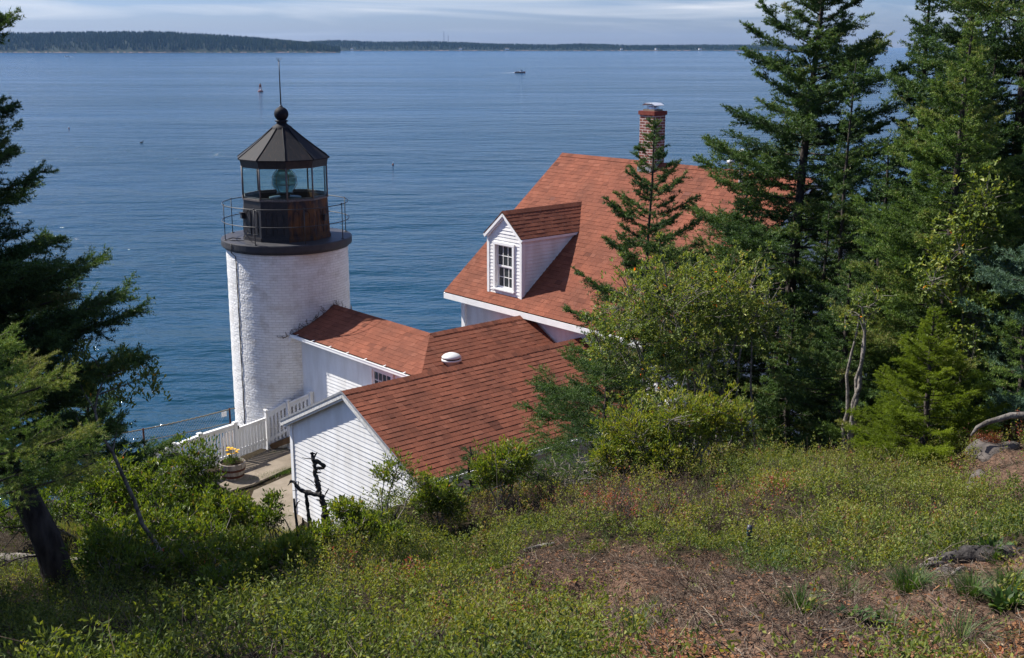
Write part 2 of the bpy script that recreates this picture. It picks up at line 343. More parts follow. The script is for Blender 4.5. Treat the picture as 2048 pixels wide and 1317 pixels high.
class Tubes:
    """many tapered tubes, one mesh"""
    def __init__(s): s.v = []; s.l = []; s.st = []; s.nv = 0; s.nl = 0
    def add(s, path, rad, n=5):
        V_, F_ = tube_arrays(path, rad, n, False); s.v.append(V_)
        q = np.array(F_)+s.nv; s.l.append(q.ravel()); s.st.append(s.nl+4*np.arange(len(F_))); s.nv += len(V_); s.nl += q.size
    def build(s, name, m, parent=None, off=(0, 0, 0)):
        me = mesh_arrays(name, np.concatenate(s.v)-np.array(off), np.concatenate(s.l), np.concatenate(s.st), [m], smooth=True)
        return link(name, me, parent)

# ---------------------------------------------------------------- clapboard walls and shingle roofs
def clip(poly, ax, val, keep_ge):
    out = []; n = len(poly)
    for i in range(n):
        a, b = poly[i], poly[(i+1) % n]; da = (a[ax]-val)*(1 if keep_ge else -1); db = (b[ax]-val)*(1 if keep_ge else -1)
        if da >= 0: out.append(a)
        if (da >= 0) != (db >= 0):
            k = da/(da-db); out.append((a[0]+k*(b[0]-a[0]), a[1]+k*(b[1]-a[1])))
    return out
def area(p): return abs(sum(p[i][0]*p[(i+1) % len(p)][1]-p[(i+1) % len(p)][0]*p[i][1] for i in range(len(p))))/2
def clapboard(b, O, S, Nn, poly, e=.1, z0=None, m=0, drop=.017):
    """stepped boards over the polygon (s, z) of a wall through O; S along the wall, Nn outwards"""
    O = np.array(O, float); S = np.array(S, float); Nn = np.array(Nn, float); Z = np.array([0, 0, 1.])
    zs = [p[1] for p in poly]; z = min(zs) if z0 is None else z0; rg = random.Random(5)
    while z < max(zs):
        q = clip(clip(poly, 1, z, True), 1, z+e, False)
        if len(q) > 2 and area(q) > 1e-5:
            dr = drop*rg.uniform(.85, 1.15)
            f = lambda p: O+S*p[0]+Z*p[1]+Nn*(dr-(dr-.002)*(p[1]-z)/e)
            b.face([f(p) for p in q], m, rg.random())
            lo = [p for p in q if abs(p[1]-z) < 1e-6]
            if len(lo) > 1:
                lo.sort(); a, c = lo[0], lo[-1]
                b.face([f(a), O+S*a[0]+Z*a[1], O+S*c[0]+Z*c[1], f(c)], m, .5)
        z += e
def shingles(b, O, S, D, Nn, poly, e=.142, seed=1, m=0, th=.010, mdeck=1, deck=.03):
    """individual asphalt tabs laid in courses over a roof plane polygon (s along the eave, t up the slope)"""
    O, S, D, Nn = (np.array(k, float) for k in (O, S, D, Nn)); rg = random.Random(seed)
    ts = [p[1] for p in poly]; ss = [p[0] for p in poly]; t = min(ts)
    while t < max(ts):
        s = min(ss)-rg.random()*.3
        strip = clip(clip(poly, 1, t, True), 1, t+e, False)
        while s < max(ss):
            wd = rg.choice((.13, .17, .20, .24, .29)) if len(strip) > 2 else 9
            q = clip(clip(strip, 0, s+.002, True), 0, s+wd-.002, False) if len(strip) > 2 else []
            if len(q) > 2 and area(q) > 1e-4:
                h = th*(1.0 if rg.random() < .55 else .55)*rg.uniform(.9, 1.1)
                f = lambda p: O+S*p[0]+D*p[1]+Nn*(h-(h-.002)*(p[1]-t)/e)
                g = lambda p: O+S*p[0]+D*p[1]-Nn*.001
                tt = min(1, max(0, rg.gauss(.5, .12) if rg.random() > .06 else rg.random()))
                b.face([f(p) for p in q], m, tt)
                for i in range(len(q)):
                    a, c = q[i], q[(i+1) % len(q)]; b.face([f(a), g(a), g(c), f(c)], m, tt*.6)
            s += wd
        t += e
    if deck: b.extrude([O+S*p[0]+D*p[1]-Nn*.002 for p in poly], -Nn*deck, mdeck)
def ridge_caps(b, p0, p1, D1, N1, D2, N2, seed=1, m=0):
    """cap shingles folded over a ridge; D1, D2 point down the two slopes"""
    p0, p1, D1, N1, D2, N2 = (np.array(k, float) for k in (p0, p1, D1, N1, D2, N2)); rg = random.Random(seed)
    d = p1-p0; l = np.linalg.norm(d); d /= l; n = int(l/.14)+1; e = l/n
    for i in range(n):
        a, c = p0+d*e*i, p0+d*(e*(i+1)+.02); tt = min(1, max(0, rg.gauss(.42, .15))); lift = np.array([0, 0, 1.])
        for D, Nn in ((D1, N1), (D2, N2)):
            k0, k1 = a+lift*.020, c+lift*.012
            b.face([k0, k1, c+D*.145+Nn*.011, a+D*.145+Nn*.019], m, tt)
            b.face([a+D*.145+Nn*.019, c+D*.145+Nn*.011, c+D*.145-Nn*.002, a+D*.145-Nn*.002], m, tt*.5)
            b.face([k0, a+D*.145+Nn*.019, a+D*.145-Nn*.002, a-lift*.004], m, tt*.5)
def sash_window(parent, off, O, S, Nn, wd, ht, cols, rows, casing=.09, recess=.06, name='window', sill=True, lower=True):
    """double-hung window: casing, two sashes with glazing bars, glass panes. O = lower left corner of the opening on the wall face"""
    O, S, Nn = (np.array(k, float) for k in (O, S, Nn)); Z = np.array([0, 0, 1.]); A = [S, Nn, Z]; b = B()
    P = lambda s, z, n=0: O+S*s+Z*z+Nn*n
    for s0 in (-casing/2, wd+casing/2): b.box(P(s0, ht/2, .012), (casing, .05, ht), 0, A)
    b.box(P(wd/2, ht+casing/2, .014), (wd+2*casing+.03, .054, casing), 0, A)
    for s0 in (.006, wd-.006): b.box(P(s0, ht/2, -recess/2-.014), (.012, recess, ht), 0, A)
    b.box(P(wd/2, ht-.006, -recess/2-.014), (wd-.026, recess, .012), 0, A)
    if sill: b.box(P(wd/2, -.02, .012), (wd+2*casing+.04, .11, .04), 0, A); b.box(P(wd/2, .008, -recess/2), (wd-.026, recess-.002, .014), 0, A)
    fr = b.build(name, ['white_trim'], parent, off)
    for k in ((0, 1) if lower else (1,)):
        z0 = 0.015+k*(ht-.03)/2 if lower else .015; h = (ht-.03)/2+.015 if lower else ht-.03; n = -recess-(.016 if k == 0 else -.012)
        b = B(); st = .045; fw = wd-.03
        for s0 in (.015+st/2, wd-.015-st/2): b.box(P(s0, z0+h/2, n), (st, .03, h), 0, A)
        for zz in (z0+st/2, z0+h-st/2): b.box(P(wd/2, zz, n), (fw-2*st, .028, st), 0, A)
        gw, gh = fw-2*st, h-2*st
        for i in range(1, cols): b.box(P(.015+st+gw*i/cols, z0+h/2, n), (.018, .024, gh), 0, A)
        for j in range(1, rows): b.box(P(wd/2, z0+st+gh*j/rows, n), (gw, .022, .018), 0, A)
        b.build('sash', ['white_trim'], fr)  if False else None
        so_ = b.build('sash', ['white_trim'], fr, off)
        g = B(); g.box(P(wd/2, z0+h/2, n-.004), (gw, .006, gh), 0, A); g.build('pane', ['window_glass'], fr, off)
    return fr

# ================================================================ LIGHTHOUSE
YAW = math.atan2(-TX, TY)
lh = empty('lighthouse', W(0, 0, ZG), YAW, 'white brick lighthouse tower with black lantern room and railed gallery', 'lighthouse')
LO = (0, 0, ZG)
def pol(r, deg, z): a = R(deg); return np.array([r*math.sin(a), -r*math.cos(a), z])
def tower_wall():
    b = B(); rg = np.random.default_rng(3); n, zs = 128, [7.0]+list(np.linspace(9.2, 15.345, 83)); k = len(zs)
    off = rg.normal(0, .0035, (k, n)); off = (off+np.roll(off, 1, 1)+np.roll(off, -1, 1))/2
    for j in range(k-1):
        for i in range(n):
            q = []; uv = []
            for (jj, ii) in ((j, i), (j, i+1), (j+1, i+1), (j+1, i)):
                a = -180+360*ii/n; r = 1.752+.03*(15.345-zs[jj])/6+off[jj, ii % n]
                q.append(pol(r, a, zs[jj])); uv.append((R(a)*1.76, zs[jj]))
            b.face(q, 0, .5, uv, True)
    b.build('tower_wall', ['white_brick'], lh, LO)
tower_wall()
b = B(); c0 = (0, 0, 0)
b.lathe([(0, 15.335), (1.79, 15.335), (1.79, 15.40), (1.872, 15.405), (1.88, 15.43), (1.88, 15.585), (1.865, 15.612), (0, 15.612)], 96, c0, sm=False)
b.build('gallery_deck', ['deck_iron'], lh, LO)
for i in range(8):
    b = B(); a = 16+45*i; b.tube([pol(1.80, a, 15.60), pol(1.80, a, 16.615)], .014, 6); b.lathe([(0, 16.65), (.02, 16.64), (.02, 16.61), (.014, 16.6)][::-1], 8, tuple(pol(1.80, a, 0)), sm=True)
    b.lathe([(.05, 15.612), (.05, 15.63), (.014, 15.634)], 8, tuple(pol(1.80, a, 0))); b.build('railing_post', ['rail_iron'], lh, LO)
for z, rr in ((16.61, 1.80), (16.12, 1.818)):
    b = B(); b.tube([pol(rr, a, z) for a in np.linspace(0, 360, 73)], .013, 6, cap=False); b.build('rail', ['rail_iron'], lh, LO)
DV = [2.5+36*k for k in range(10)]
for k in range(10):
    a0, a1 = DV[k], DV[k]+36; b = B(); Rt, Rb = 1.245, 1.285; z0, z1 = 15.612, 16.755
    p = [pol(Rb, a0, z0), pol(Rb, a1, z0), pol(Rt, a1, z1), pol(Rt, a0, z1)]; qn = [pol(r-.05, a, z) for r, a, z in ((Rb, a0, z0), (Rb, a1, z0), (Rt, a1, z1), (Rt, a0, z1))]
    b.face(p); b.face(qn[::-1])
    P = lambda s, t, n=0: (lambda A, C: A+(C-A)*t)(p[0]+(p[1]-p[0])*s, p[3]+(p[2]-p[3])*s)+nn*n
    nn = np.cross(p[1]-p[0], p[3]-p[0]); nn /= np.linalg.norm(nn)
    for s0 in (.30, .70):
        path = [P(s0-.125, .17, .004)]+[P(s0-.125, t, .004) for t in (.4, .66)]
        path += [P(s0-.125*math.cos(q), .66+.10*math.sin(q), .004) for q in np.linspace(.3, math.pi-.3, 9)]+[P(s0+.125, t, .004) for t in (.66, .4, .17)]+[P(s0-.125, .17, .004)]
        b.tube(path, .013, 5, cap=False)
        b.extrude([P(s0-.10, .2, .001), P(s0+.10, .2, .001), P(s0+.10, .64, .001)]+[P(s0+.10*math.cos(q), .64+.085*math.sin(q), .001) for q in np.linspace(.3, math.pi-.3, 7)]+[P(s0-.10, .64, .001)], nn*.012)
    b.extrude([P(0, 0, .002), P(1, 0, .002), P(1, .085, .002), P(0, .085, .002)], nn*.02)
    fc = (a0+18+180) % 360-180
    mm = 'rusty_iron' if 10 < fc < 130 else 'black_iron'
    o = b.build('lantern_panel', [mm], lh, LO)
    if mm == 'rusty_iron': o['label'] = 'rust stained lantern wall panel'
    g = B(); ri = 1.232; g.face([pol(ri, a0, 16.79), pol(ri, a1, 16.79), pol(ri, a1, 17.68), pol(ri, a0, 17.68)]); g.build('glass_pane', ['lantern_glass'], lh, LO)
b = B()
for k in range(10):
    a0, a1 = DV[k], DV[k]+36
    b.beam(pol(1.24, a0, 16.775), pol(1.24, a1, 16.775), .07, .05); b.beam(pol(1.21, a0, 16.82), pol(1.21, a1, 16.82), .03, .04)
    b.tube([pol(1.245, a0, 16.76), pol(1.245, a0, 17.70)], .026, 6); b.beam(pol(1.22, a0, 17.68), pol(1.22, a1, 17.68), .03, .04)
b.build('lantern_frame', ['frame_iron'], lh, LO)
b = B()
for k in range(10):
    a0, a1 = DV[k], DV[k]+36
    q = [pol(1.262, a0, 17.675), pol(1.262, a1, 17.675), pol(1.30, a1, 17.885), pol(1.30, a0, 17.885)]; b.face(q)
    q2 = [pol(1.20, a0, 17.675), pol(1.20, a1, 17.675), pol(1.20, a1, 17.885), pol(1.20, a0, 17.885)]; b.face(q2[::-1]); b.face([q2[0], q2[1], q[1], q[0]])
b.build('cornice', ['black_iron'], lh, LO)
b = B(); prof = [(1.345, 17.875), (1.345, 17.90), (.98, 18.165), (.62, 18.44), (.24, 18.755)]
for j in range(len(prof)-1):
    for k in range(10):
        (r0, z0), (r1, z1) = prof[j], prof[j+1]; a0, a1 = DV[k], DV[k]+36
        b.face([pol(r0, a0, z0), pol(r0, a1, z0), pol(r1, a1, z1), pol(r1, a0, z1)], 0, .5, [(k, r0), (k+1, r0), (k+1, r1), (k, r1)])
b.face([pol(1.345, a, 17.875) for a in DV][::-1])
for a in DV: b.tube([pol(r+.004, a, z+.004) for r, z in prof[1:]], .014, 5)
roof = b.build('lantern_roof', ['lantern_roof_metal'], lh, LO)
b = B(); b.lathe([(.30, 18.70), (.27, 18.765), (.20, 18.80), (.15, 18.84), (.14, 18.885), (.185, 18.90), (.185, 18.925), (.12, 18.95)]+[(.203*math.sin(q), 19.11-.203*math.cos(q)) for q in np.linspace(.55, math.pi, 16)], 28)
b.build('ventilator_ball', ['lantern_roof_metal'], roof, LO)
b = B(); b.tube([(0, 0, 19.29), (0, 0, 20.1), (0, 0, 20.56)], [.022, .017, .012], 6)
for dx, dy in ((-.06, .02), (.085, .03), (0, -.06)): b.tube([(0, 0, 20.54), (dx, dy, 20.67)], .006, 4)
b.lathe([(.05, 19.29), (.045, 19.34), (.02, 19.36)], 8, (0, 0, 0)); b.build('lightning_rod', ['rail_iron'], roof, LO)
# Fresnel lens: stepped glass rings round a bright belt
b = B(); prof = [(.0, 17.545), (.15, 17.54)]
for i in range(9):
    z = 17.53-i*.022; r = .17+.13*(i/8)**.8; prof += [(r, z), (r+.018, z-.014)]
for i in range(7):
    z = 17.30-i*.026; prof += [(.325, z), (.352-abs(i-3)*.004, z-.013)]
for i in range(8):
    z = 17.10-i*.026; r = .32-.12*(i/7); prof += [(r, z), (r+.016, z-.013)]
prof += [(.16, 16.89), (0, 16.885)]
b.lathe(prof[::-1], 28, sm=False)
ln = b.build('lens', ['lens_glass'], lh, LO)
b = B()
for i in range(6): b.tube([pol(.20, 60*i+20, 17.54), pol(.345, 60*i+20, 17.34), pol(.362, 60*i+20, 17.12), pol(.22, 60*i+20, 16.88)], .009, 4)
b.lathe([(.17, 17.545), (.17, 17.565), (0, 17.57)], 20); b.build('lens_frame', ['brass'], ln, LO)
b = B(); b.lathe([(.0, 16.88), (.24, 16.88), (.24, 16.85), (.16, 16.83), (.14, 16.76), (.46, 16.75), (.46, 16.70), (.14, 16.68), (.12, 15.75), (.30, 15.62)][::-1], 28); b.build('lens_pedestal', ['dark_green_iron'], lh, LO)
b = B(); pth = [pol(1.90, -55, 15.60), pol(1.90, -55, 15.34), pol(1.775, -55, 15.22)]+[pol(1.768+.03*(15.3-z)/6, -55+.5*math.sin(z*9), z) for z in np.linspace(15, 9.3, 18)]
b.tube(pth, .013, 5); b.build('conductor_cable', ['rail_iron'], lh, LO)
b = B(); b.tube([pol(1.30, -62, 15.75), pol(1.40, -60, 15.63), pol(1.65, -66, 15.625), pol(1.72, -78, 15.625), pol(1.55, -84, 15.625), pol(1.36, -74, 15.625)], .012, 5); b.build('loose_cable', ['rail_iron'], lh, LO)
for a, z in ((56.5, 16.22), (-69.5, 16.3)):
    b = B(); c = pol(1.305, a, z); rd = pol(1, a, 0); tg = np.cross(rd, (0, 0, 1)); b.box(c, (.08, .13, .16), 0, [rd, tg, (0, 0, 1)]); b.box(c+np.array([0, 0, .085])+rd*.01, (.12, .16, .02), 0, [rd, tg, (0, 0, 1)]); b.build('wall_vent', ['black_iron'], lh, LO)

# ================================================================ KEEPER'S HOUSE
def house_empty(name, u, v, label, cat): return empty(name, W(u, v, ZG), -AL, label, cat), (u, v, ZG)
def fascia_beam(b, p, q, wd, ht, m=0): b.beam(p, q, wd, ht, (0, 0, 1), m)
kh, KO = house_empty('keepers_house', 7.5, 8.3, 'large white clapboard house with steep red roof, dormer and brick chimney', 'house')
ZE, ZR, VE, VR = 13.915, 17.707, 3.54, 8.33; th = math.atan2(ZR-ZE, VR-VE); ct, st_ = math.cos(th), math.sin(th); SLEN = (VR-VE)/ct
U0, U1 = 2.865, 12.25
b = B(); zt = ZE+.19; wv0, wv1, wu0, wu1 = 3.89, 12.77, 3.43, 11.75
clapboard(b, (wu0, wv0, 0), (1, 0, 0), (0, -1, 0), [(0, ZG-.4), (wu1-wu0, ZG-.4), (wu1-wu0, zt), (0, zt)])
clapboard(b, (wu0, wv1, 0), (1, 0, 0), (0, 1, 0), [(0, ZG-.4), (wu1-wu0, ZG-.4), (wu1-wu0, zt), (0, zt)])
zw = ZE+(wv0-VE)*math.tan(th)-.05
for uu, nx in ((wu0, -1), (wu1, 1)):
    clapboard(b, (uu, wv0, 0), (0, 1, 0), (nx, 0, 0), [(0, ZG-.4), (wv1-wv0, ZG-.4), (wv1-wv0, zw), (VR-wv0, ZR-.06), (0, zw)])
kw = b.build('wall', ['white_paint'], kh, KO)
for uu, vv in ((wu0, wv0), (wu1, wv0), (wu0, wv1), (wu1, wv1)): b = B(); b.box((uu, vv, (ZG-.4+zt)/2), (.16, .16, zt-ZG+.38)); b.build('corner_board', ['white_trim'], kw, KO)
b = B()
shingles(b, (U0, VE, ZE), (1, 0, 0), (0, ct, st_), (0, -st_, ct), [(0, 0), (U1-U0, 0), (U1-U0, SLEN), (0, SLEN)], seed=11)
shingles(b, (U0, 2*VR-VE, ZE), (1, 0, 0), (0, -ct, st_), (0, st_, ct), [(0, 0), (U1-U0, 0), (U1-U0, SLEN), (0, SLEN)], seed=12)
ridge_caps(b, (U0, VR, ZR), (U1, VR, ZR), (0, -ct, -st_), (0, -st_, ct), (0, ct, -st_), (0, st_, ct), 13)
kr = b.build('roof', ['shingle', 'underlay'], kh, KO)
b = B()
for s in (1, -1):
    ve = VR-s*(VR-VE); A = [(1, 0, 0), (0, 1, 0), (0, 0, 1)]
    b.box(((U0+U1)/2, ve+s*.005, ZE-.115), (U1-U0-.01, .03, .165)); b.box(((U0+U1)/2, ve+s*.19, ZE-.17), (U1-U0-.02, .33, .02))
    for ue in (U0+.03, U1-.03):
        b.beam((ue, ve+s*.03, ZE-.115+.03*.79), (ue, VR-s*.01, ZR-.115), .035, .15, (0, 0, 1))
b.build('eave_trim', ['white_trim'], kr, KO)
# dormer
DF, DU0, DU1, DUE0, DUE1, DAP = 3.855, 4.545, 6.00, 4.455, 6.085, 5.27; DZE, DZA = 15.84, 16.53
dslope = (DZA-DZE)/(DUE1-DAP); dth = math.atan(dslope); zc = lambda u_: DZA-abs(u_-DAP)*dslope-.06
b = B(); f0 = ZE+(DF-VE)*math.tan(th)
wlo, whi, wz0, wz1 = 4.86, 5.66, 14.31, 15.60
clapboard(b, (0, DF, 0), (1, 0, 0), (0, -1, 0), [(DU0, f0-.03), (wlo, f0-.03), (wlo, wz1), (DU0, wz1)], z0=f0-.03, e=.098)
clapboard(b, (0, DF, 0), (1, 0, 0), (0, -1, 0), [(whi, f0-.03), (DU1, f0-.03), (DU1, wz1), (whi, wz1)], z0=f0-.03, e=.098)
clapboard(b, (0, DF, 0), (1, 0, 0), (0, -1, 0), [(DU0, wz1), (DU1, wz1), (DU1, zc(DU1)), (DAP, zc(DAP)), (DU0, zc(DU0))], z0=f0-.03+.098*14, e=.098)
clapboard(b, (0, DF, 0), (1, 0, 0), (0, -1, 0), [(wlo, f0-.03), (whi, f0-.03), (whi, wz0), (wlo, wz0)], z0=f0-.03, e=.098)
b.face([(wlo, DF+.12, wz0), (whi, DF+.12, wz0), (whi, DF+.12, wz1), (wlo, DF+.12, wz1)], 1)
ve_ = VE+(DZE-ZE)/math.tan(th)
for uu, nx in ((DU1, 1), (DU0, -1)):
    clapboard(b, (uu, DF, 0), (0, 1, 0), (nx, 0, 0), [(0, f0-.03), (ve_-DF+.08, DZE+.03), (0, DZE+.03)], z0=f0-.03, e=.098, drop=.019)
for uu in (DU0, DU1):
    b.box((uu+(.03 if uu < 5 else -.03), DF-.012, (f0+DZE)/2), (.09, .034, DZE-f0+.04), 2)
    b.box((uu+(-.012 if uu < 5 else .012), DF+.035, (f0+DZE)/2+.03), (.034, .09, DZE-f0-.02), 2)
dm = b.build('dormer', ['white_paint', 'dark_gap', 'white_trim'], kh, KO)
b = B(); dl = (DUE1-DAP)/math.cos(dth); vA = lambda z: VE+(z-ZE)/math.tan(th)
cd_, sd_ = math.cos(dth), math.sin(dth)
pl = [(0, 0), (vA(DZE)-DF+.13, 0), (vA(DZA)-DF+.13, dl), (0, dl)]
shingles(b, (DUE1, DF-.09, DZE), (0, 1, 0), (-cd_, 0, sd_), (sd_, 0, cd_), pl, seed=21, e=.135)
shingles(b, (DUE0, DF-.09, DZE), (0, 1, 0), (cd_, 0, sd_), (-sd_, 0, cd_), pl, seed=22, e=.135)
ridge_caps(b, (DAP, DF-.09, DZA), (DAP, vA(DZA)+.06, DZA), (cd_, 0, -sd_), (sd_, 0, cd_), (-cd_, 0, -sd_), (-sd_, 0, cd_), 23)
b.build('dormer_roof', ['shingle', 'underlay'], dm, KO)
b = B()
for s, ue in ((1, DUE1), (-1, DUE0)):
    b.beam((ue-s*.004, DF-.075, DZE-.075), (DAP+s*.002, DF-.075, DZA-.075), .028, .09, (0, 0, 1))
    b.beam((ue-s*.09, DF-.035, DZE-.075), (DAP+s*.002, DF-.035, DZA-.155), .05, .06, (0, 0, 1))
    b.beam((ue-s*.045, DF-.06, DZE-.05), (ue-s*.045, vA(DZE)+.02, DZE-.05), .07, .07, (0, 0, 1))
b.build('dormer_trim', ['white_trim'], dm, KO)
sash_window(kh, KO, (wlo+.03, DF-.012, wz0), (1, 0, 0), (0, -1, 0), whi-wlo-.06, wz1-wz0-.03, 3, 2, casing=.075, recess=.075)
# ground-floor windows of the house wall behind the trees
for uu in (8.9, 10.6): sash_window(kh, KO, (uu, wv0-.02, 11.2), (1, 0, 0), (0, -1, 0), .8, 1.4, 3, 2, recess=.02)
for vv in (5.2, 7.8, 10.4): sash_window(kh, KO, (wu1+.02, vv, 11.1), (0, 1, 0), (1, 0, 0), .85, 1.45, 3, 2, recess=.02)
sash_window(kh, KO, (wu1+.02, 7.9, 14.6), (0, 1, 0), (1, 0, 0), .85, 1.35, 3, 2, recess=.02)
# chimney
b = B(); cu0, cu1, cv0, cv1, cz0, cz1 = 6.42, 6.97, 8.02, 8.50, 16.9, 19.07
def uvbox(b, u0, u1, v0, v1, z0, z1, m=0):
    for (p, q, dd) in (((u0, v0), (u1, v0), 0), ((u1, v0), (u1, v1), .57), ((u1, v1), (u0, v1), 1.07), ((u0, v1), (u0, v0), 1.64)):
        l = math.hypot(q[0]-p[0], q[1]-p[1]); b.face([(*p, z0), (*q, z0), (*q, z1), (*p, z1)], m, .5, [(dd, z0), (dd+l, z0), (dd+l, z1), (dd, z1)])
    b.face([(u0, v0, z1), (u1, v0, z1), (u1, v1, z1), (u0, v1, z1)], m, .5, [(.02, .02)]*4); b.face([(u0, v1, z0), (u1, v1, z0), (u1, v0, z0), (u0, v0, z0)], m, .5, [(.02, .02)]*4)
uvbox(b, cu0, cu1, cv0, cv1, cz0, cz1)
mat('brick_cap', (.20, .05, .035), .85, .2, noise=.35, nscale=30)
b.box(((cu0+cu1)/2, (cv0+cv1)/2, cz1+.055), (cu1-cu0+.07, cv1-cv0+.07, .11), 1)
b.box(((cu0+cu1)/2, (cv0+cv1)/2, cz1+.13), (cu1-cu0-.12, cv1-cv0-.12, .05), 2)
ch = b.build('chimney', ['red_brick', 'brick_cap', 'concrete'], kr, KO)
b = B(); b.extrude([(cu0-.03, cv0-.02, 17.32), (cu1+.03, cv0-.02, 17.32), (cu1+.03, cv0-.02, 17.60), (cu0-.03, cv0-.02, 17.60)], (0, -.012, 0))
b.extrude([(cu1+.012, cv0-.03, 17.36), (cu1+.012, VR, 17.62), (cu1+.012, VR, 17.86), (cu1+.012, cv0-.03, 17.60)], (.012, 0, 0)); b.build('chimney_flashing', ['grey_metal_edge'], kr, KO)
b = B(); mc = np.array([(cu0+cu1)/2, (cv0+cv1)/2, cz1+.15])
b.lathe([(.12, 0), (.12, .10), (.105, .10), (.105, 0)], 16, tuple(mc), m=0)
for i in (-1, 1):
    for j in (-1, 1): b.box(mc+np.array([.11*i, .10*j, .09]), (.02, .02, .16))
b.box(mc+np.array([0, 0, .175]), (.24, .40, .012)); 
for s in (-1, 1): b.face([mc+np.array(k) for k in ((s*.12, -.2, .18), (s*.12, .2, .18), (s*.25, .2, .12), (s*.25, -.2, .12))]); b.face([mc+np.array(k) for k in ((s*.12, -.2, .17), (s*.25, -.2, .11), (s*.25, .2, .11), (s*.12, .2, .17))])
b.build('chimney_cap', ['galvanised'], kr, KO)
for uu, vv, h_ in ((10.15, 8.0, .85), (9.2, 8.75, .55)):
    b = B(); zb = ZR-abs(vv-VR)*math.tan(th); b.lathe([(.055, zb-.1), (.055, zb+h_-.12), (.11, zb+h_-.1), (.11, zb+h_-.02), (0, zb+h_+.04)], 12, (uu, vv, 0)); b.build('vent_pipe', ['vent_white'], kr, KO)

# ================================================================ COVERED PASSAGE (L-shaped, tower to house)
pa, PO = house_empty('covered_passage', 4.0, .4, 'low white passage with red hip roof joining lighthouse to house', 'building')
PZR, PZE, PW, PVC, PL1 = 13.771, 13.091, 1.2865, .4279, 6.294; pth_ = math.atan2(PZR-PZE, PW); pc, ps = math.cos(pth_), math.sin(pth_); PLn = PW/pc
b = B()
shingles(b, (0, PVC-PW, PZE), (1, 0, 0), (0, pc, ps), (0, -ps, pc), [(1.46, 0), (PL1+PW, 0), (PL1, PLn), (1.66, PLn)], seed=31)
shingles(b, (PL1+PW, 0, PZE), (0, 1, 0), (-pc, 0, ps), (ps, 0, pc), [(PVC-PW, 0), (3.80, 0), (3.80, PLn), (PVC, PLn)], seed=32)
shingles(b, (0, PVC+PW, PZE), (1, 0, 0), (0, -pc, ps), (0, ps, pc), [(.6, 0), (PL1-PW, 0), (PL1, PLn), (1.6, PLn)], seed=33)
shingles(b, (PL1-PW, 0, PZE), (0, 1, 0), (pc, 0, ps), (-ps, 0, pc), [(PVC+PW, 0), (3.80, 0), (3.80, PLn), (PVC, PLn)], seed=34)
ridge_caps(b, (1.7, PVC, PZR), (PL1, PVC, PZR), (0, -pc, -ps), (0, -ps, pc), (0, pc, -ps), (0, ps, pc), 35)
ridge_caps(b, (PL1, PVC, PZR), (PL1, 3.6, PZR), (pc, 0, -ps), (ps, 0, pc), (-pc, 0, -ps), (-ps, 0, pc), 36)
pr = b.build('roof', ['shingle', 'underlay'], pa, PO)
b = B(); wv = -.64
clapboard(b, (0, wv, 0), (1, 0, 0), (0, -1, 0), [(1.3, ZG-.3), (PL1+PW-.2, ZG-.3), (PL1+PW-.2, PZE+.02), (1.3, PZE+.02)], drop=.012)
clapboard(b, (PL1+PW-.2, wv, 0), (0, 1, 0), (1, 0, 0), [(0, ZG-.3), (4.5, ZG-.3), (4.5, PZE+.02), (0, PZE+.02)])
clapboard(b, (0, PVC+PW-.2, 0), (1, 0, 0), (0, 1, 0), [(.9, ZG-.3), (PL1-PW, ZG-.3), (PL1-PW, PZE+.02), (.9, PZE+.02)])
clapboard(b, (PL1-PW+.2, PVC+PW-.2, 0), (0, 1, 0), (-1, 0, 0), [(0, ZG-.3), (2.4, ZG-.3), (2.4, PZE+.02), (0, PZE+.02)])
b.build('wall', ['white_paint'], pa, PO)
b = B(); b.box(((1.5+PL1+PW)/2, PVC-PW+.008, PZE-.085), (PL1+PW-1.5, .025, .11)); b.box(((1.5+PL1+PW)/2, PVC-PW+.12, PZE-.13), (PL1+PW-1.5, .2, .016))
b.build('fascia', ['white_trim'], pr, PO)
b = B(); gv = PVC-PW-.05; g0, g1 = 1.42, 7.3
b.face([(g0, gv-.045, PZE-.01), (g0, gv-.045, PZE-.09), (g1, gv-.045, PZE-.09), (g1, gv-.045, PZE-.01)]); b.face([(g0, gv-.045, PZE-.09), (g0, gv+.035, PZE-.10), (g1, gv+.035, PZE-.10), (g1, gv-.045, PZE-.09)])
b.face([(g1, gv-.041, PZE-.01), (g1, gv-.041, PZE-.085), (g0, gv-.041, PZE-.085), (g0, gv-.041, PZE-.01)], 1); b.face([(g0, gv-.041, PZE-.086), (g1, gv-.041, PZE-.086), (g1, gv+.035, PZE-.096), (g0, gv+.035, PZE-.096)], 1)
b.extrude([(g0, gv-.045, PZE-.01), (g0, gv+.035, PZE-.01), (g0, gv+.035, PZE-.1), (g0, gv-.045, PZE-.09)], (-.012, 0, 0), 0)
b.beam((g0, gv-.046, PZE-.008), (g1, gv-.046, PZE-.008), .018, .014)
for k in range(7): b.beam((g0+.4+k*.85, gv-.045, PZE), (g0+.4+k*.85, gv+.07, PZE+.02), .03, .008)
b.build('gutter', ['white_trim', 'dark_gap'], pa, PO)
b = B(); b.tube([(1.50, gv-.01, PZE-.09), (1.50, gv-.01, PZE-.2), (1.42, wv-.07, PZE-.36), (1.40, wv-.07, PZE-.6), (1.40, wv-.07, 9.75), (1.40, wv-.2, 9.68)], .042, 8); b.build('downspout', ['white_trim'], pa, PO)
sash_window(pa, PO, (5.22, wv-.02, 12.25), (1, 0, 0), (0, -1, 0), .86, .56, 4, 2, casing=.085, recess=.02, lower=False)
b = B(); vx = np.array([7.33, .30, PZE+(PL1+PW-7.33)*math.tan(pth_)])
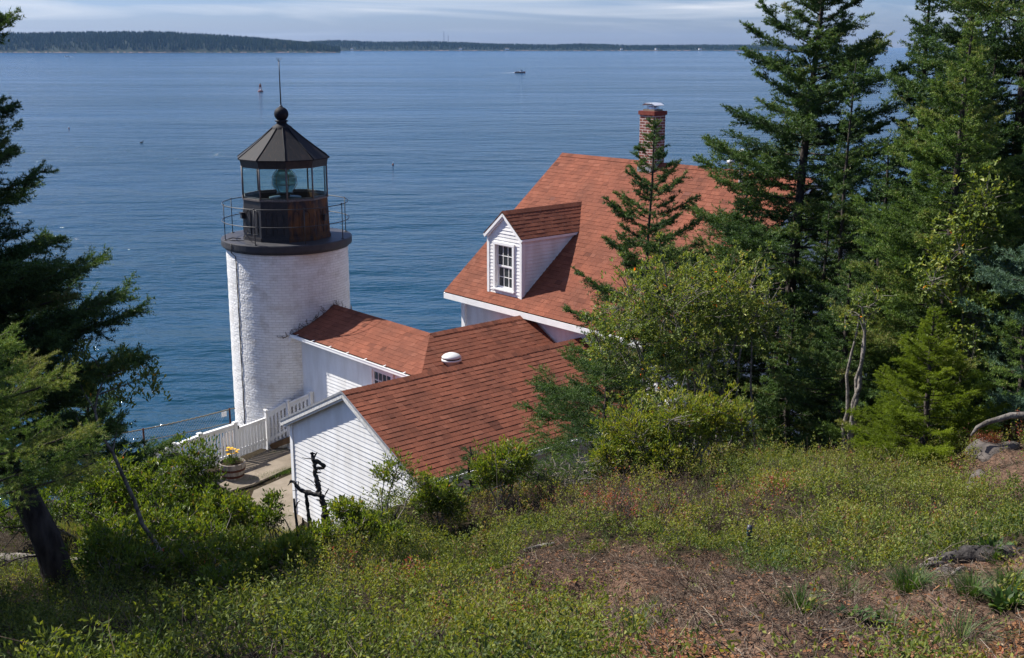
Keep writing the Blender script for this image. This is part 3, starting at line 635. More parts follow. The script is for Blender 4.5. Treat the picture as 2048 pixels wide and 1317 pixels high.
b.lathe([(.0, -.1), (.20, -.1), (.20, .06), (.255, .06), (.255, .10), (.235, .115)], 28, tuple(vx)); b.lathe([(.185, .115), (.185, .15)], 28, tuple(vx), m=1)
b.lathe([(.245, .15), (.25, .165), (.20, .215), (.11, .255), (0, .27)], 28, tuple(vx)); b.build('roof_vent', ['vent_white', 'dark_gap'], pr, PO)
# dead creeper stems at the tower joint
T_ = Tubes(); rg = random.Random(4)
for k in range(46):
    a = rg.uniform(-8, 92); r = 1.80; p = pol(r, a, 0); wl = np.array([p[0]*math.cos(YAW)-p[1]*math.sin(YAW), p[0]*math.sin(YAW)+p[1]*math.cos(YAW), 0])+np.array([TX, TY, 0])
    q = loc_uv(wl); zz = PZR-abs(q[1]-PVC)*math.tan(pth_) if q[0] > 0 else 13
    if q[0] < .8 or zz < 12.9: continue
    pts_ = [np.array([q[0]*1.0, q[1]*1.0, zz+.0])]
    for s in range(6): pts_.append(pts_[-1]+np.array([rg.uniform(-.03, .03)*-q[1], rg.uniform(-.07, .07), rg.uniform(-.015, .065)]))
    rr = np.hypot([p_[0] for p_ in pts_], [p_[1] for p_ in pts_]); pts_ = [np.array([p_[0]*1.80/r_, p_[1]*1.80/r_, p_[2]]) for p_, r_ in zip(pts_, rr)]
    T_.add(pts_, [.008]*6+[.003], 4)
cro = T_.build('creeper_stems', 'twig_brown', None, PO)
cro.location = W(*PO); cro.rotation_euler = (0, 0, -AL); tag(cro, 'bare dead creeper stems clinging to tower above passage roof', 'climbing plant')

# ================================================================ FRONT SHED
sh, SO = house_empty('clapboard_shed', 8.335, 0, 'low white clapboard outbuilding with broad red shingle roof behind the dead snag', 'building')
SUR, SZR, SHW, SZE, SV0, SV1 = 8.335, 13.476, 2.83, 12.102, -3.626, 3.92; sth = math.atan2(SZR-SZE, SHW); scs, ssn = math.cos(sth), math.sin(sth); SLn = SHW/scs
b = B()
shingles(b, (SUR+SHW, SV0, SZE), (0, 1, 0), (-scs, 0, ssn), (ssn, 0, scs), [(0, 0), (SV1-SV0, 0), (SV1-SV0, SLn), (0, SLn)], seed=41, th=.0125)
shingles(b, (SUR-SHW, SV0, SZE), (0, 1, 0), (scs, 0, ssn), (-ssn, 0, scs), [(0, 0), (SV1-SV0, 0), (SV1-SV0, SLn), (0, SLn)], seed=42)
ridge_caps(b, (SUR, SV0, SZR), (SUR, SV1, SZR), (scs, 0, -ssn), (ssn, 0, scs), (-scs, 0, -ssn), (-ssn, 0, scs), 43)
sr = b.build('roof', ['shingle', 'underlay'], sh, SO)
su0, su1, sv0 = SUR-SHW+.25, SUR+SHW-.25, SV0+.17; zk = lambda u_: SZR-abs(u_-SUR)*math.tan(sth)-.07
b = B(); clapboard(b, (0, sv0, 0), (1, 0, 0), (0, -1, 0), [(su0, ZG-.75), (su1, ZG-.75), (su1, zk(su1)), (SUR, zk(SUR)), (su0, zk(su0))], e=.113, drop=.014)
clapboard(b, (su0, sv0, 0), (0, 1, 0), (-1, 0, 0), [(0, ZG-.6), (SV1-sv0-.1, ZG-.6), (SV1-sv0-.1, zk(su0)), (0, zk(su0))], e=.102)
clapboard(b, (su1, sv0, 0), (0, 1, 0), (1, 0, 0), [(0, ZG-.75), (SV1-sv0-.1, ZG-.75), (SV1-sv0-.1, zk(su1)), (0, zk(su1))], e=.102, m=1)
sw_ = b.build('wall', ['white_paint', 'cream_wall'], sh, SO)
for uu in (su0, su1): b = B(); b.box((uu+(.02 if uu < 8 else -.02), sv0+.015, (ZG-.7+zk(uu))/2), (.12, .10, zk(uu)-ZG+.66)); b.build('corner_board', ['white_trim'], sw_, SO)
b = B()
for s in (1, -1):
    ue = SUR+s*SHW
    b.beam((ue, SV0+.012, SZE-.085), (SUR, SV0+.012, SZR-.085), .024, .12, (0, 0, 1), 0)
    b.beam((ue-s*.15, SV0+.07, SZE-.105), (SUR, SV0+.07, SZR-.175), .09, .05, (0, 0, 1), 1)
    b.beam((ue+s*.01, SV0-.006, SZE-.012), (SUR, SV0-.006, SZR-.012), .012, .05, (0, 0, 1), 2)
    b.box((ue-s*.13, (SV0+SV1)/2, SZE-.10), (.24, SV1-SV0-.04, .02), 1); b.box((ue-s*.012, (SV0+SV1)/2, SZE-.075), (.02, SV1-SV0-.04, .10), 0)
b.build('eave_trim', ['worn_white', 'soffit', 'grey_metal_edge'], sr, SO)
b = B(); gx = SUR+SHW+.05
b.face([(gx+.05, SV0, SZE-.03), (gx+.05, SV1, SZE-.03), (gx+.05, SV1, SZE-.12), (gx+.05, SV0, SZE-.12)][::-1]); b.face([(gx-.04, SV0, SZE-.13), (gx+.05, SV0, SZE-.12), (gx+.05, SV1, SZE-.12), (gx-.04, SV1, SZE-.13)][::-1])
b.face([(gx+.046, SV0, SZE-.03), (gx+.046, SV1, SZE-.03), (gx+.046, SV1, SZE-.115), (gx+.046, SV0, SZE-.115)], 1); b.face([(gx-.04, SV0, SZE-.126), (gx+.046, SV0, SZE-.116), (gx+.046, SV1, SZE-.116), (gx-.04, SV1, SZE-.126)], 1)
b.beam((gx+.05, SV0, SZE-.028), (gx+.05, SV1, SZE-.028), .02, .018); b.extrude([(gx-.04, SV0, SZE-.03), (gx+.05, SV0, SZE-.03), (gx+.05, SV0, SZE-.12), (gx-.04, SV0, SZE-.13)], (0, -.014, 0))
b.build('gutter', ['white_trim', 'dark_gap'], sh, SO)
dr = plane_hit(1068, 950, (1, 0, 0), su1)
b = B(); b.box((su1+.03, dr[1], 10.55), (.05, .86, 2.0)); 
for dz in (-.45, .5): b.box((su1+.06, dr[1], 10.55+dz), (.02, .6, .7))
dd_ = b.build('door', ['brown_door'], sh, SO); b = B(); b.lathe([(0, 0), (.03, .01), (.03, .04), (0, .05)], 10, (su1+.08, dr[1]-.34, 10.5)); b.build('handle', ['brass'], dd_, SO)
b = B()
for s in (-1, 1): b.box((su1+.03, dr[1]+s*.49, 10.6), (.056, .11, 2.2))
b.box((su1+.03, dr[1], 11.63), (.058, .86, .12)); b.build('door_frame', ['white_trim'], sh, SO)
for q in ((905, 1000), (985, 990)):
    h_ = plane_hit(*q, (1, 0, 0), su1); sash_window(sh, SO, (su1+.02, h_[1]-.4, 10.75), (0, 1, 0), (1, 0, 0), .75, .95, 2, 2, recess=.02)

# ================================================================ TERRAIN
CTRL = [  # photo pixel and horizontal distance of points on the hillside
 (0,1317,5.6),(500,1317,4.7),(1024,1317,4.0),(1500,1317,3.8),(2048,1317,3.8),
 (0,1215,8.4),(330,1200,8.3),(700,1210,6.2),(1024,1200,5.4),(1500,1200,5.3),(2048,1200,5.2),
 (1050,1105,7.2),(1500,1105,7.2),(2048,1100,6.9),(640,1165,8.4),(470,1200,7.4),(500,1125,12.2),(400,1120,12.8),(100,1130,12.6),(620,1085,12.2),
 (1200,1010,9.6),(1600,1000,9.4),(2048,1000,8.9),(850,1108,9.8),
 (1180,985,10.6),(1400,930,11.4),(1600,900,12.2),(1900,893,12.4),(2048,870,12.6),
 (560,1065,15.0),(300,1070,15.5),(60,1060,15.0),(480,1050,17.5),(250,1010,19.5),
]
CW = []   # world control points
for q in CTRL: p_ = at(*q); CW.append((p_[0], p_[1], p_[2]-(.10 if q[2] < 6 else .17)))
for u_, v_, z_ in ((2, -5, 9.6), (5, -4.2, 9.65), (6, -6.2, 9.75), (8.3, -4.6, 9.75), (11.5, -4.5, 10.3), (13.2, -2, 10.6), (13.5, 1.5, 10.9), (14, 5, 11.3), (14.5, 10, 11.4), (9, -7.5, 11.2), (3.5, -8, 9.3), (4, 0, 9.65), (8, 2, 9.65), (8, 9, 9.65), (2, -11, 9.3), (16, -3, 12.4)):
    q = W(u_, v_, z_); CW.append(tuple(q))
CW += [(-12, 3, 16.5), (-14, 12, 13.0), (0, -3, 20.3), (12, -3, 20.6), (-12, -4, 19.5), (12, 6, 19.0), (12, 14, 17.0), (11, 20, 15.5), (9, 17, 15.2), (6.5, 17, 14.7), (16, 30, 12), (25, 20, 16), (-22, 18, 10), (0, 1.2, 19.35), (3, 1.2, 19.35), (-3, 1.2, 19.2)]
CW = np.array(CW)
def _tps(A, Bp): r2 = ((A[:, None, :]-Bp[None, :, :])**2).sum(2); return .5*r2*np.log(r2+1e-9)
_n = len(CW); _K = _tps(CW[:, :2], CW[:, :2])+np.eye(_n)*.35; _P = np.c_[np.ones(_n), CW[:, :2]]
_S = np.zeros((_n+3, _n+3)); _S[:_n, :_n] = _K; _S[:_n, _n:] = _P; _S[_n:, :_n] = _P.T
_wt = np.linalg.solve(_S, np.r_[CW[:, 2], 0, 0, 0])
def sstep(x, a, b): t = np.clip((x-a)/(b-a), 0, 1); return t*t*(3-2*t)
_rng = np.random.default_rng(7); _wv = [(f_*math.cos(t_), f_*math.sin(t_), _rng.uniform(0, 6.3), a_) for f_, a_ in ((.9, .06), (1.7, .05), (3.1, .050), (5.3, .024), (8.7, .014), (14., .010), (19., .007)) for t_ in _rng.uniform(0, 6.3, 3)]
def height(x, y):
    x = np.atleast_1d(np.asarray(x, float)); y = np.atleast_1d(np.asarray(y, float)); Q = np.c_[x, y]; z = np.empty(len(Q))
    for i in range(0, len(Q), 20000):
        q = Q[i:i+20000]; z[i:i+20000] = _tps(q, CW[:, :2])@_wt[:_n]+np.c_[np.ones(len(q)), q]@_wt[_n:]
    for kx, ky, ph, a in _wv: z += a*np.sin(kx*x+ky*y+ph)
    dx, dy = x-TX, y-TY; u = dx*U[0]+dy*U[1]; v = dx*V[0]+dy*V[1]
    wp = sstep(u, .2, 1.2)*sstep(12.6, u, u+1.0)*0
    wp = sstep(u, -.5, 1.0)*(1-sstep(u, 12.2, 13.4))*sstep(v, -4.6, -3.7)*(1-sstep(v, 12.6, 14))
    wl_ = (1-sstep(u, 6.6, 7.6))*sstep(v, -6.4, -5.0)*(1-sstep(v, 12, 14))
    wp = np.maximum(wp, wl_)
    z = z*(1-wp)+(ZG-.02)*wp
    ue = np.interp(v, [-20, -6, -2.6, -1.7, 1.8, 4, 14, 22], [-2.0, .3, .35, -1.2, -2.2, -.5, 1, 3])
    far = sstep(v, 13.5, 17)*sstep(u, -10, 12)*0
    z = np.where(y > 14, np.minimum(z, 15.5), z)
    drop = sstep(-u, -ue, -ue+3.2); z = z*(1-drop)+(-.9)*drop
    bk = sstep(v, 14.5, 18)*sstep(y, 30, 36); z = z*(1-bk)+(-.9)*bk
    return np.maximum(z, -.9)
def ground(x, y): return float(height([x], [y])[0])
def gpt(px, py, dist=None):
    """the ground point seen at a photo pixel (marched along the ray)"""
    r = ray(px, py); k = np.linspace(2.5, 40, 1500); P = CAM+r[None]*k[:, None]; h = height(P[:, 0], P[:, 1]); i = np.argmax(P[:, 2] < h)
    return np.array([P[i, 0], P[i, 1], h[i]])
def inpoly(px, py, poly):
    px = np.asarray(px); py = np.asarray(py); c = np.zeros(px.shape, bool); n = len(poly)
    for i in range(n):
        (x0, y0), (x1, y1) = poly[i], poly[(i+1) % n]
        c ^= ((y0 > py) != (y1 > py)) & (px < (x1-x0)*(py-y0)/((y1-y0) if y1 != y0 else 1e-9)+x0)
    return c
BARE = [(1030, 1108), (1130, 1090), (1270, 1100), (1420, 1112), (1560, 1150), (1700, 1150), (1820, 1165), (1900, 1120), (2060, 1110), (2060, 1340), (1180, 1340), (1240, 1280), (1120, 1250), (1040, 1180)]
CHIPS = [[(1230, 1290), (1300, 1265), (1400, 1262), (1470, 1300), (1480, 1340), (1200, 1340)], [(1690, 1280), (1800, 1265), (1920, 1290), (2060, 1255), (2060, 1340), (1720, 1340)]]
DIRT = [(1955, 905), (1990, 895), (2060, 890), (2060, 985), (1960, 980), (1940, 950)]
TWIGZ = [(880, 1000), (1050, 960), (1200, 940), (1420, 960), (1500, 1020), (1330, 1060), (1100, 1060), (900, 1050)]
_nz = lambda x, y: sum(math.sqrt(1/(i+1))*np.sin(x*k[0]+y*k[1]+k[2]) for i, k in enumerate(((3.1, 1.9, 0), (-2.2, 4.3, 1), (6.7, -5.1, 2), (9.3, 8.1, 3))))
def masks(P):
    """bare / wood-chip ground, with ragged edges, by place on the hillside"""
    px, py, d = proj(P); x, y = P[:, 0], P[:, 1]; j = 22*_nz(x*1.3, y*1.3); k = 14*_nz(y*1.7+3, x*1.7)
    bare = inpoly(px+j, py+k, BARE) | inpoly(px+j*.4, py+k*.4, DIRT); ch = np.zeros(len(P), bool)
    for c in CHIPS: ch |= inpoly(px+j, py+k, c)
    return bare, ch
def make_ground():
    xs = np.r_[np.arange(-42, -11, 1.0), np.arange(-11, 11, .11), np.arange(11, 44, 1.0)]
    ys = np.r_[np.arange(-10, 2.4, .6), np.arange(2.4, 15, .09), np.arange(15, 34, .25), np.arange(34, 62, 1.0)]
    X, Y = np.meshgrid(xs, ys); Z = height(X.ravel(), Y.ravel()); nx, ny = len(xs), len(ys)
    P = np.c_[X.ravel(), Y.ravel(), Z]; i = np.arange((ny-1)*nx).reshape(ny-1, nx)[:, :-1].ravel()
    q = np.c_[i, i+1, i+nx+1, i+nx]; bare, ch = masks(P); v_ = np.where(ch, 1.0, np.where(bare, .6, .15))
    t = v_[q].mean(1)
    u = loc_uv; dx, dy = P[:, 0]-TX, P[:, 1]-TY; uu = dx*U[0]+dy*U[1]
    cliff = (uu < -.1)[q].mean(1); t = np.where(cliff > .5, 0.0, t)
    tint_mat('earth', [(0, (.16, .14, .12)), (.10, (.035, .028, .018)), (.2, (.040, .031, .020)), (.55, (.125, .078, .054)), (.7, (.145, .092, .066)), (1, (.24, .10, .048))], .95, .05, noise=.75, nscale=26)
    t_ = MATS['earth'].node_tree; nb = t_.nodes.new('ShaderNodeTexNoise'); nb.inputs['Scale'].default_value = 60; nb.inputs['Detail'].default_value = 6; g_ = t_.nodes.new('ShaderNodeTexCoord'); t_.links.new(g_.outputs['Object'], nb.inputs['Vector'])
    bp = t_.nodes.new('ShaderNodeBump'); bp.inputs['Strength'].default_value = .8; bp.inputs['Distance'].default_value = .02; t_.links.new(nb.outputs['Fac'], bp.inputs['Height']); t_.links.new(bp.outputs[0], t_.nodes['Principled BSDF'].inputs['Normal'])
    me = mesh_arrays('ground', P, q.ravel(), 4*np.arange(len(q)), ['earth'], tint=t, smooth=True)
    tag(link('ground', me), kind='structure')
make_ground()

# ================================================================ SEA, ISLANDS
def make_sea():
    m = bpy.data.materials.new('sea_water'); m.use_nodes = True; t = m.node_tree; b = t.nodes['Principled BSDF']
    b.inputs['Base Color'].default_value = (.002, .034, .060, 1); b.inputs['Roughness'].default_value = .10; b.inputs['IOR'].default_value = 1.33; b.inputs['Specular IOR Level'].default_value = .5
    g = t.nodes.new('ShaderNodeNewGeometry')
    def noise(scale, detail, st, rough=.55):
        mp_ = t.nodes.new('ShaderNodeMapping'); mp_.inputs['Scale'].default_value = st; mp_.inputs['Rotation'].default_value = (0, 0, R(7)); t.links.new(g.outputs['Position'], mp_.inputs[0])
        n = t.nodes.new('ShaderNodeTexNoise'); n.inputs['Scale'].default_value = scale; n.inputs['Detail'].default_value = detail; n.inputs['Roughness'].default_value = rough; t.links.new(mp_.outputs[0], n.inputs['Vector']); return n.outputs['Fac']
    def mth(op, a, c):
        k = t.nodes.new('ShaderNodeMath'); k.operation = op
        for i, s in enumerate((a, c)):
            if isinstance(s, (int, float)): k.inputs[i].default_value = s
            else: t.links.new(s, k.inputs[i])
        return k.outputs[0]
    small = noise(1.15, 5, (.55, 1.0, 1)); mid = noise(.22, 4, (.5, 1.0, 1)); big = noise(.035, 3, (.4, 1.0, 1)); patch = noise(.006, 4, (.35, 1.0, 1), .6)
    pr_ = t.nodes.new('ShaderNodeMapRange'); pr_.inputs[1].default_value = .35; pr_.inputs[2].default_value = .65; pr_.inputs[3].default_value = .35; pr_.inputs[4].default_value = 1.0; t.links.new(patch, pr_.inputs[0])
    h = mth('ADD', mth('ADD', mth('MULTIPLY', small, SEA_A[0]), mth('MULTIPLY', mid, SEA_A[1])), mth('MULTIPLY', big, SEA_A[2]))
    h = mth('MULTIPLY', h, pr_.outputs[0])
    bp = t.nodes.new('ShaderNodeBump'); bp.inputs['Strength'].default_value = 1.0; bp.inputs['Distance'].default_value = 1.0; t.links.new(h, bp.inputs['Height']); t.links.new(bp.outputs[0], b.inputs['Normal'])
    MATS['sea_water'] = m
    me = mesh_arrays('sea', np.array([(-11000, -300, 0), (11000, -300, 0), (11000, 11500, 0), (-11000, 11500, 0)], float), [0, 1, 2, 3], [0], ['sea_water'])
    tag(link('sea', me), kind='structure')
SEA_A = (.62, 2.9, 5.0)
make_sea()
tint_mat('forest_green', [(0, (.010, .022, .012)), (.5, (.018, .036, .017)), (.8, (.034, .052, .020)), (1, (.060, .060, .030))], .9, .1)
def island(name, prof, ys, hill_d, tree_h, spacing, seed, depth):
    """a wooded mound along the shore; prof = (photo x, photo y of its skyline); built at its real distance and size"""
    rg = np.random.default_rng(seed); pf = np.array(prof, float); hz = CY-F*math.tan(R(PITCH)); K = F/cp
    px = np.linspace(pf[0, 0], pf[-1, 0], 260); py = np.interp(px, pf[:, 0], pf[:, 1]); yr = ys+hill_d
    xr = (px-CX)*yr*1.0/F*math.sqrt(1+0)*cp*1.0/1.0
    xr = (px-CX)/F*(yr*cp+(CAMZ)*sp)
    zr = np.maximum(CAMZ+(hz-py)*yr/K-tree_h*.92, 1.2); zr = zr+np.convolve(rg.normal(0, 1.2, len(zr)+8), np.ones(9)/9, 'valid')
    edge = np.minimum(np.arange(260), 259-np.arange(260))
    shore = ys+30*np.sin(px*.011+seed)+18*np.sin(px*.037)+10*np.sin(px*.09)+rg.normal(0, 3, 260)
    rows = []
    for f in (-.02, 0, .03, .25, .6, 1.0, 1.5, 2.2):
        y = shore+(yr-shore)*f if f <= 1 else yr+(f-1)*depth; z = {-.02: -1.0, 0: .6, .03: 2.0}.get(f)
        if z is None: z = 5+(np.maximum(zr, 5.5)-5)*(1-(1-min(f, 1))**2.2)*(1 if f <= 1 else max(0, 1-(f-1)*.7)); z = np.minimum(z, np.maximum(zr, 2))
        else: z = np.minimum(z+rg.normal(0, .7 if f == .03 else .2, 260), np.maximum(zr, 2.2) if f > 0 else 9)
        rows.append(np.c_[xr*y/yr, y+0*xr, z+0*xr])
    P = np.array(rows); n = P.shape[1]; k = P.shape[0]; q = []; t = []
    for i in range(k-1):
        for j in range(n-1): q.append((i*n+j, i*n+j+1, (i+1)*n+j+1, (i+1)*n+j)); t.append((rg.choice([.5, .52, .6, .72])) if i < 2 else .1)
    mn = name+'_soil'; tint_mat(mn, [(0, (.012, .020, .012)), (.5, (.012, .020, .012)), (.75, (.15, .10, .085)), (1, (.30, .23, .20))], .9, .1)
    me = mesh_arrays(name, P.reshape(-1, 3), np.array(q).ravel(), 4*np.arange(len(q)), [mn], tint=t, smooth=True); tag(link(name, me), kind='structure')
    # the wood: one mass of spruce-shaped crowns standing on the mound
    wdt = abs(xr[-1]-xr[0]); cnt = int(wdt*(hill_d*1.25)/spacing**2); a = rg.uniform(0, 1, cnt); f = rg.uniform(.03, 1.3, cnt)**.8; f = np.clip(f, .035, 1.25)
    ji = a*(n-1); j0 = np.minimum(ji.astype(int), n-2); fr = ji-j0; rf = np.array([-.02, 0, .03, .25, .6, 1.0, 1.5, 2.2]); r0 = np.clip(np.searchsorted(rf, f)-1, 0, k-2); tt = (f-rf[r0])/(rf[r0+1]-rf[r0])
    g = lambda r, j: P[r, j]
    base = ((g(r0, j0)*(1-fr)[:, None]+g(r0, j0+1)*fr[:, None])*(1-tt)[:, None]+(g(r0+1, j0)*(1-fr)[:, None]+g(r0+1, j0+1)*fr[:, None])*tt[:, None])
    h = tree_h*rg.uniform(.5, 1.2, cnt); rad = h*rg.uniform(.11, .20, cnt); NS = 6
    an = rg.uniform(0, 6.3, cnt)[:, None]+np.arange(NS)*2*math.pi/NS
    rr = rad[:, None]*rg.uniform(.6, 1.3, (cnt, NS))
    low = np.stack([base[:, :1]+rr*np.cos(an), base[:, 1:2]+rr*np.sin(an), base[:, 2:3]+h[:, None]*rg.uniform(.02, .2, (cnt, NS))], 2)
    mid = np.stack([base[:, :1]+.62*rr*np.cos(an+.5), base[:, 1:2]+.62*rr*np.sin(an+.5), base[:, 2:3]+h[:, None]*rg.uniform(.4, .6, (cnt, NS))], 2)
    tip = base+np.c_[rad*rg.normal(0, .1, cnt), rad*rg.normal(0, .1, cnt), h]
    vv = np.concatenate([low, mid, tip[:, None, :]], 1); o = (np.arange(cnt)*(2*NS+1))[:, None, None]; s_ = np.arange(NS); s2 = (s_+1) % NS
    qd = np.stack([s_, s2, s2+NS, s_+NS], 1)[None]+o; tr = np.stack([s_+NS, s2+NS, s_*0+2*NS], 1)[None]+o
    lp = np.r_[qd.ravel(), tr.ravel()]; st = np.r_[4*np.arange(cnt*NS), 4*cnt*NS+3*np.arange(cnt*NS)]
    cl = rg.normal(.45, .16, cnt)+.14*np.sin(base[:, 0]*.02+seed)+.12*np.sin(base[:, 0]*.007+base[:, 1]*.01); cl = np.where(rg.random(cnt) < .05, rg.uniform(.8, 1, cnt), cl); tn = np.clip(np.repeat(cl, NS), 0, 1); tn = np.r_[tn, np.clip(tn+.06, 0, 1)]
    me = mesh_arrays(name+'_wood', vv.reshape(-1, 3), lp, st, ['forest_green'], tint=tn)
    o_ = tag(link(name+'_forest', me), kind='stuff'); return P
NEAR = [(-420, 74), (-250, 71), (-100, 68), (0, 66.5), (120, 65), (240, 63), (330, 64), (430, 69), (500, 74), (560, 79), (610, 84), (645, 89), (668, 95), (680, 101)]
FARL = [(560, 97), (600, 87), (625, 82), (660, 80), (700, 80.5), (730, 82.5), (790, 83.5), (850, 83), (905, 83), (950, 85.5), (1010, 87.5), (1060, 88.5), (1110, 89), (1160, 87.5), (1200, 88.3), (1250, 90.3), (1320, 90), (1397, 89.8), (1460, 89.5), (1540, 90), (1600, 91.5), (1680, 94), (1740, 97), (1775, 101)]
island('wooded_island', NEAR, 3650, 330, 17, 7.5, 3, 300)
island('far_shore', FARL, 4880, 420, 14, 10.5, 5, 400)
for q, nm in (((1150, 87.5), 'x'),):
    island('distant_hill', [(1085, 97), (1110, 91.5), (1140, 89), (1180, 88), (1215, 89.5), (1260, 93), (1300, 97)], 8300, 500, 14, 24, 9, 300)
def land_at(px, yt, Yd): return at(px, yt, Yd)
HZ = CY-F*math.tan(R(PITCH))
for i, (px, s, lb) in enumerate(((704, 9, 'white house on the far shore just right of the near island'), (921, 13, 'wide pale house on the far shore below the taller radio mast'), (1014, 16, 'broadest pale house in a clearing on the far shore'), (1243, 9, 'small pale house on the far shore above the open water'), (1312, 8, 'small white cottage alone on the far shore'), (1400, 12, 'long white house on the far shore, nearest the spruces'))):
    yd = 4868; x = (px-CX)/F*(yd*cp+CAMZ*sp); e = empty('shore_house', (x, yd, 4.0), R(8*i-20), lb, 'house', 'houses on the far shore')
    b = B(); b.box((0, 0, 2.2), (s, 7, 5.4)); b.extrude([(-s/2, -3.5, 4.9), (-s/2, 3.5, 4.9), (-s/2, 0, 7.6)], (s, 0, 0)); b.build('wall', ['house_far'], e)
    b = B(); b.extrude([(-s/2-.3, -4.0, 4.6), (-s/2-.3, 0, 7.95), (-s/2-.3, 0, 7.65), (-s/2-.3, -3.7, 4.6)], (s+.6, 0, 0)); b.extrude([(-s/2-.3, 4.0, 4.6), (-s/2-.3, 3.7, 4.6), (-s/2-.3, 0, 7.65), (-s/2-.3, 0, 7.95)], (s+.6, 0, 0)); b.build('roof', ['wood_grey'], e)
for px, ytop, lb in ((888, 64, 'taller lattice radio mast rising above the far shore woods'), (896.5, 72, 'shorter lattice radio mast rising above the far shore woods')):
    yd = 5280; x = (px-CX)/F*(yd*cp); zt_ = CAMZ+(HZ-ytop)*yd/(F/cp); e = empty('radio_mast', (x, yd, 25), 0, lb, 'radio mast', 'radio masts')
    T_ = Tubes()
    for a in (0, 2.1, 4.2): T_.add([(1.3*math.cos(a), 1.3*math.sin(a), 0), (.7*math.cos(a), .7*math.sin(a), zt_-25)], [.5, .35], 4)
    for z in np.arange(2, zt_-25, 3.0): T_.add([(1.2*math.cos(a), 1.2*math.sin(a), z+k_*.75) for k_, a in enumerate((0, 2.1, 4.2, 6.3))], .22, 3)
    T_.build('lattice', 'mast_grey', e); b = B(); b.tube([(0, 0, zt_-25), (0, 0, zt_-21)], .2, 4); b.build('antenna', ['mast_grey'], e)
# boats
def boat(px, py, ln_, rz, label, kind):
    p = atz(px, py, 0); e = empty('motor_boat', p, rz, label, 'boat'); b = B(); hw = ln_*.16
    st = [(-ln_/2, hw*.9, .85), (-ln_*.1, hw, .9), (ln_*.25, hw*.75, 1.05), (ln_*.45, hw*.25, 1.25), (ln_/2, .02, 1.35)]
    for s in (1, -1):
        for i in range(len(st)-1):
            (x0, w0, z0), (x1, w1, z1) = st[i], st[i+1]; f = [(x0, s*w0*.7, -.2), (x1, s*w1*.6, -.2), (x1, s*w1, z1), (x0, s*w0, z0)]; b.face(f if s < 0 else f[::-1], 0)
    b.face([(-ln_/2, -hw*.63, -.2), (-ln_/2, -hw*.9, .85), (-ln_/2, hw*.9, .85), (-ln_/2, hw*.63, -.2)], 0)
    dk = [(x, -w_, z-.12) for x, w_, z in st]+[(x, w_, z-.12) for x, w_, z in st[::-1]]; b.face(dk, 1)
    b.build('hull', ['boat_red' if kind == 'lobster' else 'boat_white', 'boat_white'], e)
    b = B(); b.extrude([(ln_*.02, -hw*.6, .8), (ln_*.27, -hw*.55, .9), (ln_*.22, -hw*.5, 2.3), (ln_*.02, -hw*.55, 2.3)], (0, hw*1.15, 0), 0); b.box((ln_*.10, 0, 2.36), (ln_*.26, hw*1.5, .1), 1)
    b.box((ln_*.245, 0, 1.75), (.06, hw*.9, .55), 2); ca = b.build('cabin', ['boat_white', 'boat_dark' if kind == 'lobster' else 'boat_white', 'boat_dark'], e)
    b = B(); b.tube([(ln_*.1, 0, 2.4), (ln_*.1, 0, 3.6)], .05, 5); b.tube([(ln_*.1, -.5, 3.1), (ln_*.1, .5, 3.1)], .04, 4); b.build('mast', ['boat_dark'], e)
    if kind == 'lobster':
        for k in range(3): b = B(); b.lathe([(0, .8), (.25, .8), (.28, 1.3), (.2, 1.6), (0, 1.65)], 8, (-ln_*.1-k*.9, .3*(-1)**k, 0)); b.build('gear_stack', ['boat_dark'], e)
    # foam trail lying on the water behind the boat
    rg = random.Random(int(px)); b = B()
    ed = [(-ln_/2-ln_*1.5*k/20, hw*(1.1-.9*k/20)*rg.uniform(.7, 1.1), hw*(1.1-.9*k/20)*rg.uniform(.7, 1.1), .10+.25*math.exp(-k*.5)) for k in range(21)]
    for (x0, l0, r0, z0), (x1, l1, r1, z1) in zip(ed[:-1], ed[1:]): b.face([(x0, -l0, z0), (x0, r0, z0), (x1, r1, z1), (x1, -l1, z1)])
    o = b.build('wake', ['foam'], e); return e
boat(1040, 146.5, 8.5, 0.05, 'brown and white workboat heading away to the right of the tower', 'lobster')
boat(135, 114.5, 11, math.pi-.05, 'white motor boat with wake below the near island', 'white')
boat(1693, 112.5, 11, .3, 'white motor boat glimpsed between the tall spruces', 'white')
boat(771, 103.5, 10, 2.6, 'tiny dark workboat close under the far shore', 'lobster')
# navigation buoy
p = atz(521, 184, 0); e = empty('navigation_buoy', p, .3, 'red lattice navigation buoy floating left of the lightning rod', 'buoy')
b = B(); b.lathe([(0, -.3), (1.25, -.3), (1.3, .35), (1.15, .5), (0, .55)], 20); b.build('float', ['buoy_red'], e)
T_ = Tubes()
for a in (.4, 1.97, 3.54, 5.1): T_.add([(.85*math.cos(a), .85*math.sin(a), .5), (.42*math.cos(a), .42*math.sin(a), 3.4)], .07, 5)
for z, r_ in ((1.2, .74), (2.0, .63), (3.4, .44)): T_.add([(r_*math.cos(a), r_*math.sin(a), z) for a in np.linspace(0, 6.283, 13)], .05, 4)
T_.build('tower', 'boat_red', e)
b = B(); b.lathe([(0, 2.1), (.42, 2.1), (.42, 3.3), (0, 3.35)], 10); b.build('daymark', ['buoy_red'], e); b = B(); b.lathe([(.12, 3.4), (.16, 3.9), (.1, 4.1), (0, 4.12)], 10); b.build('lamp', ['boat_dark'], e)
b = B(); b.lathe([(0, .55), (.3, .55), (.3, 1.0), (0, 1.1)], 10); b.build('bell', ['boat_white'], e)
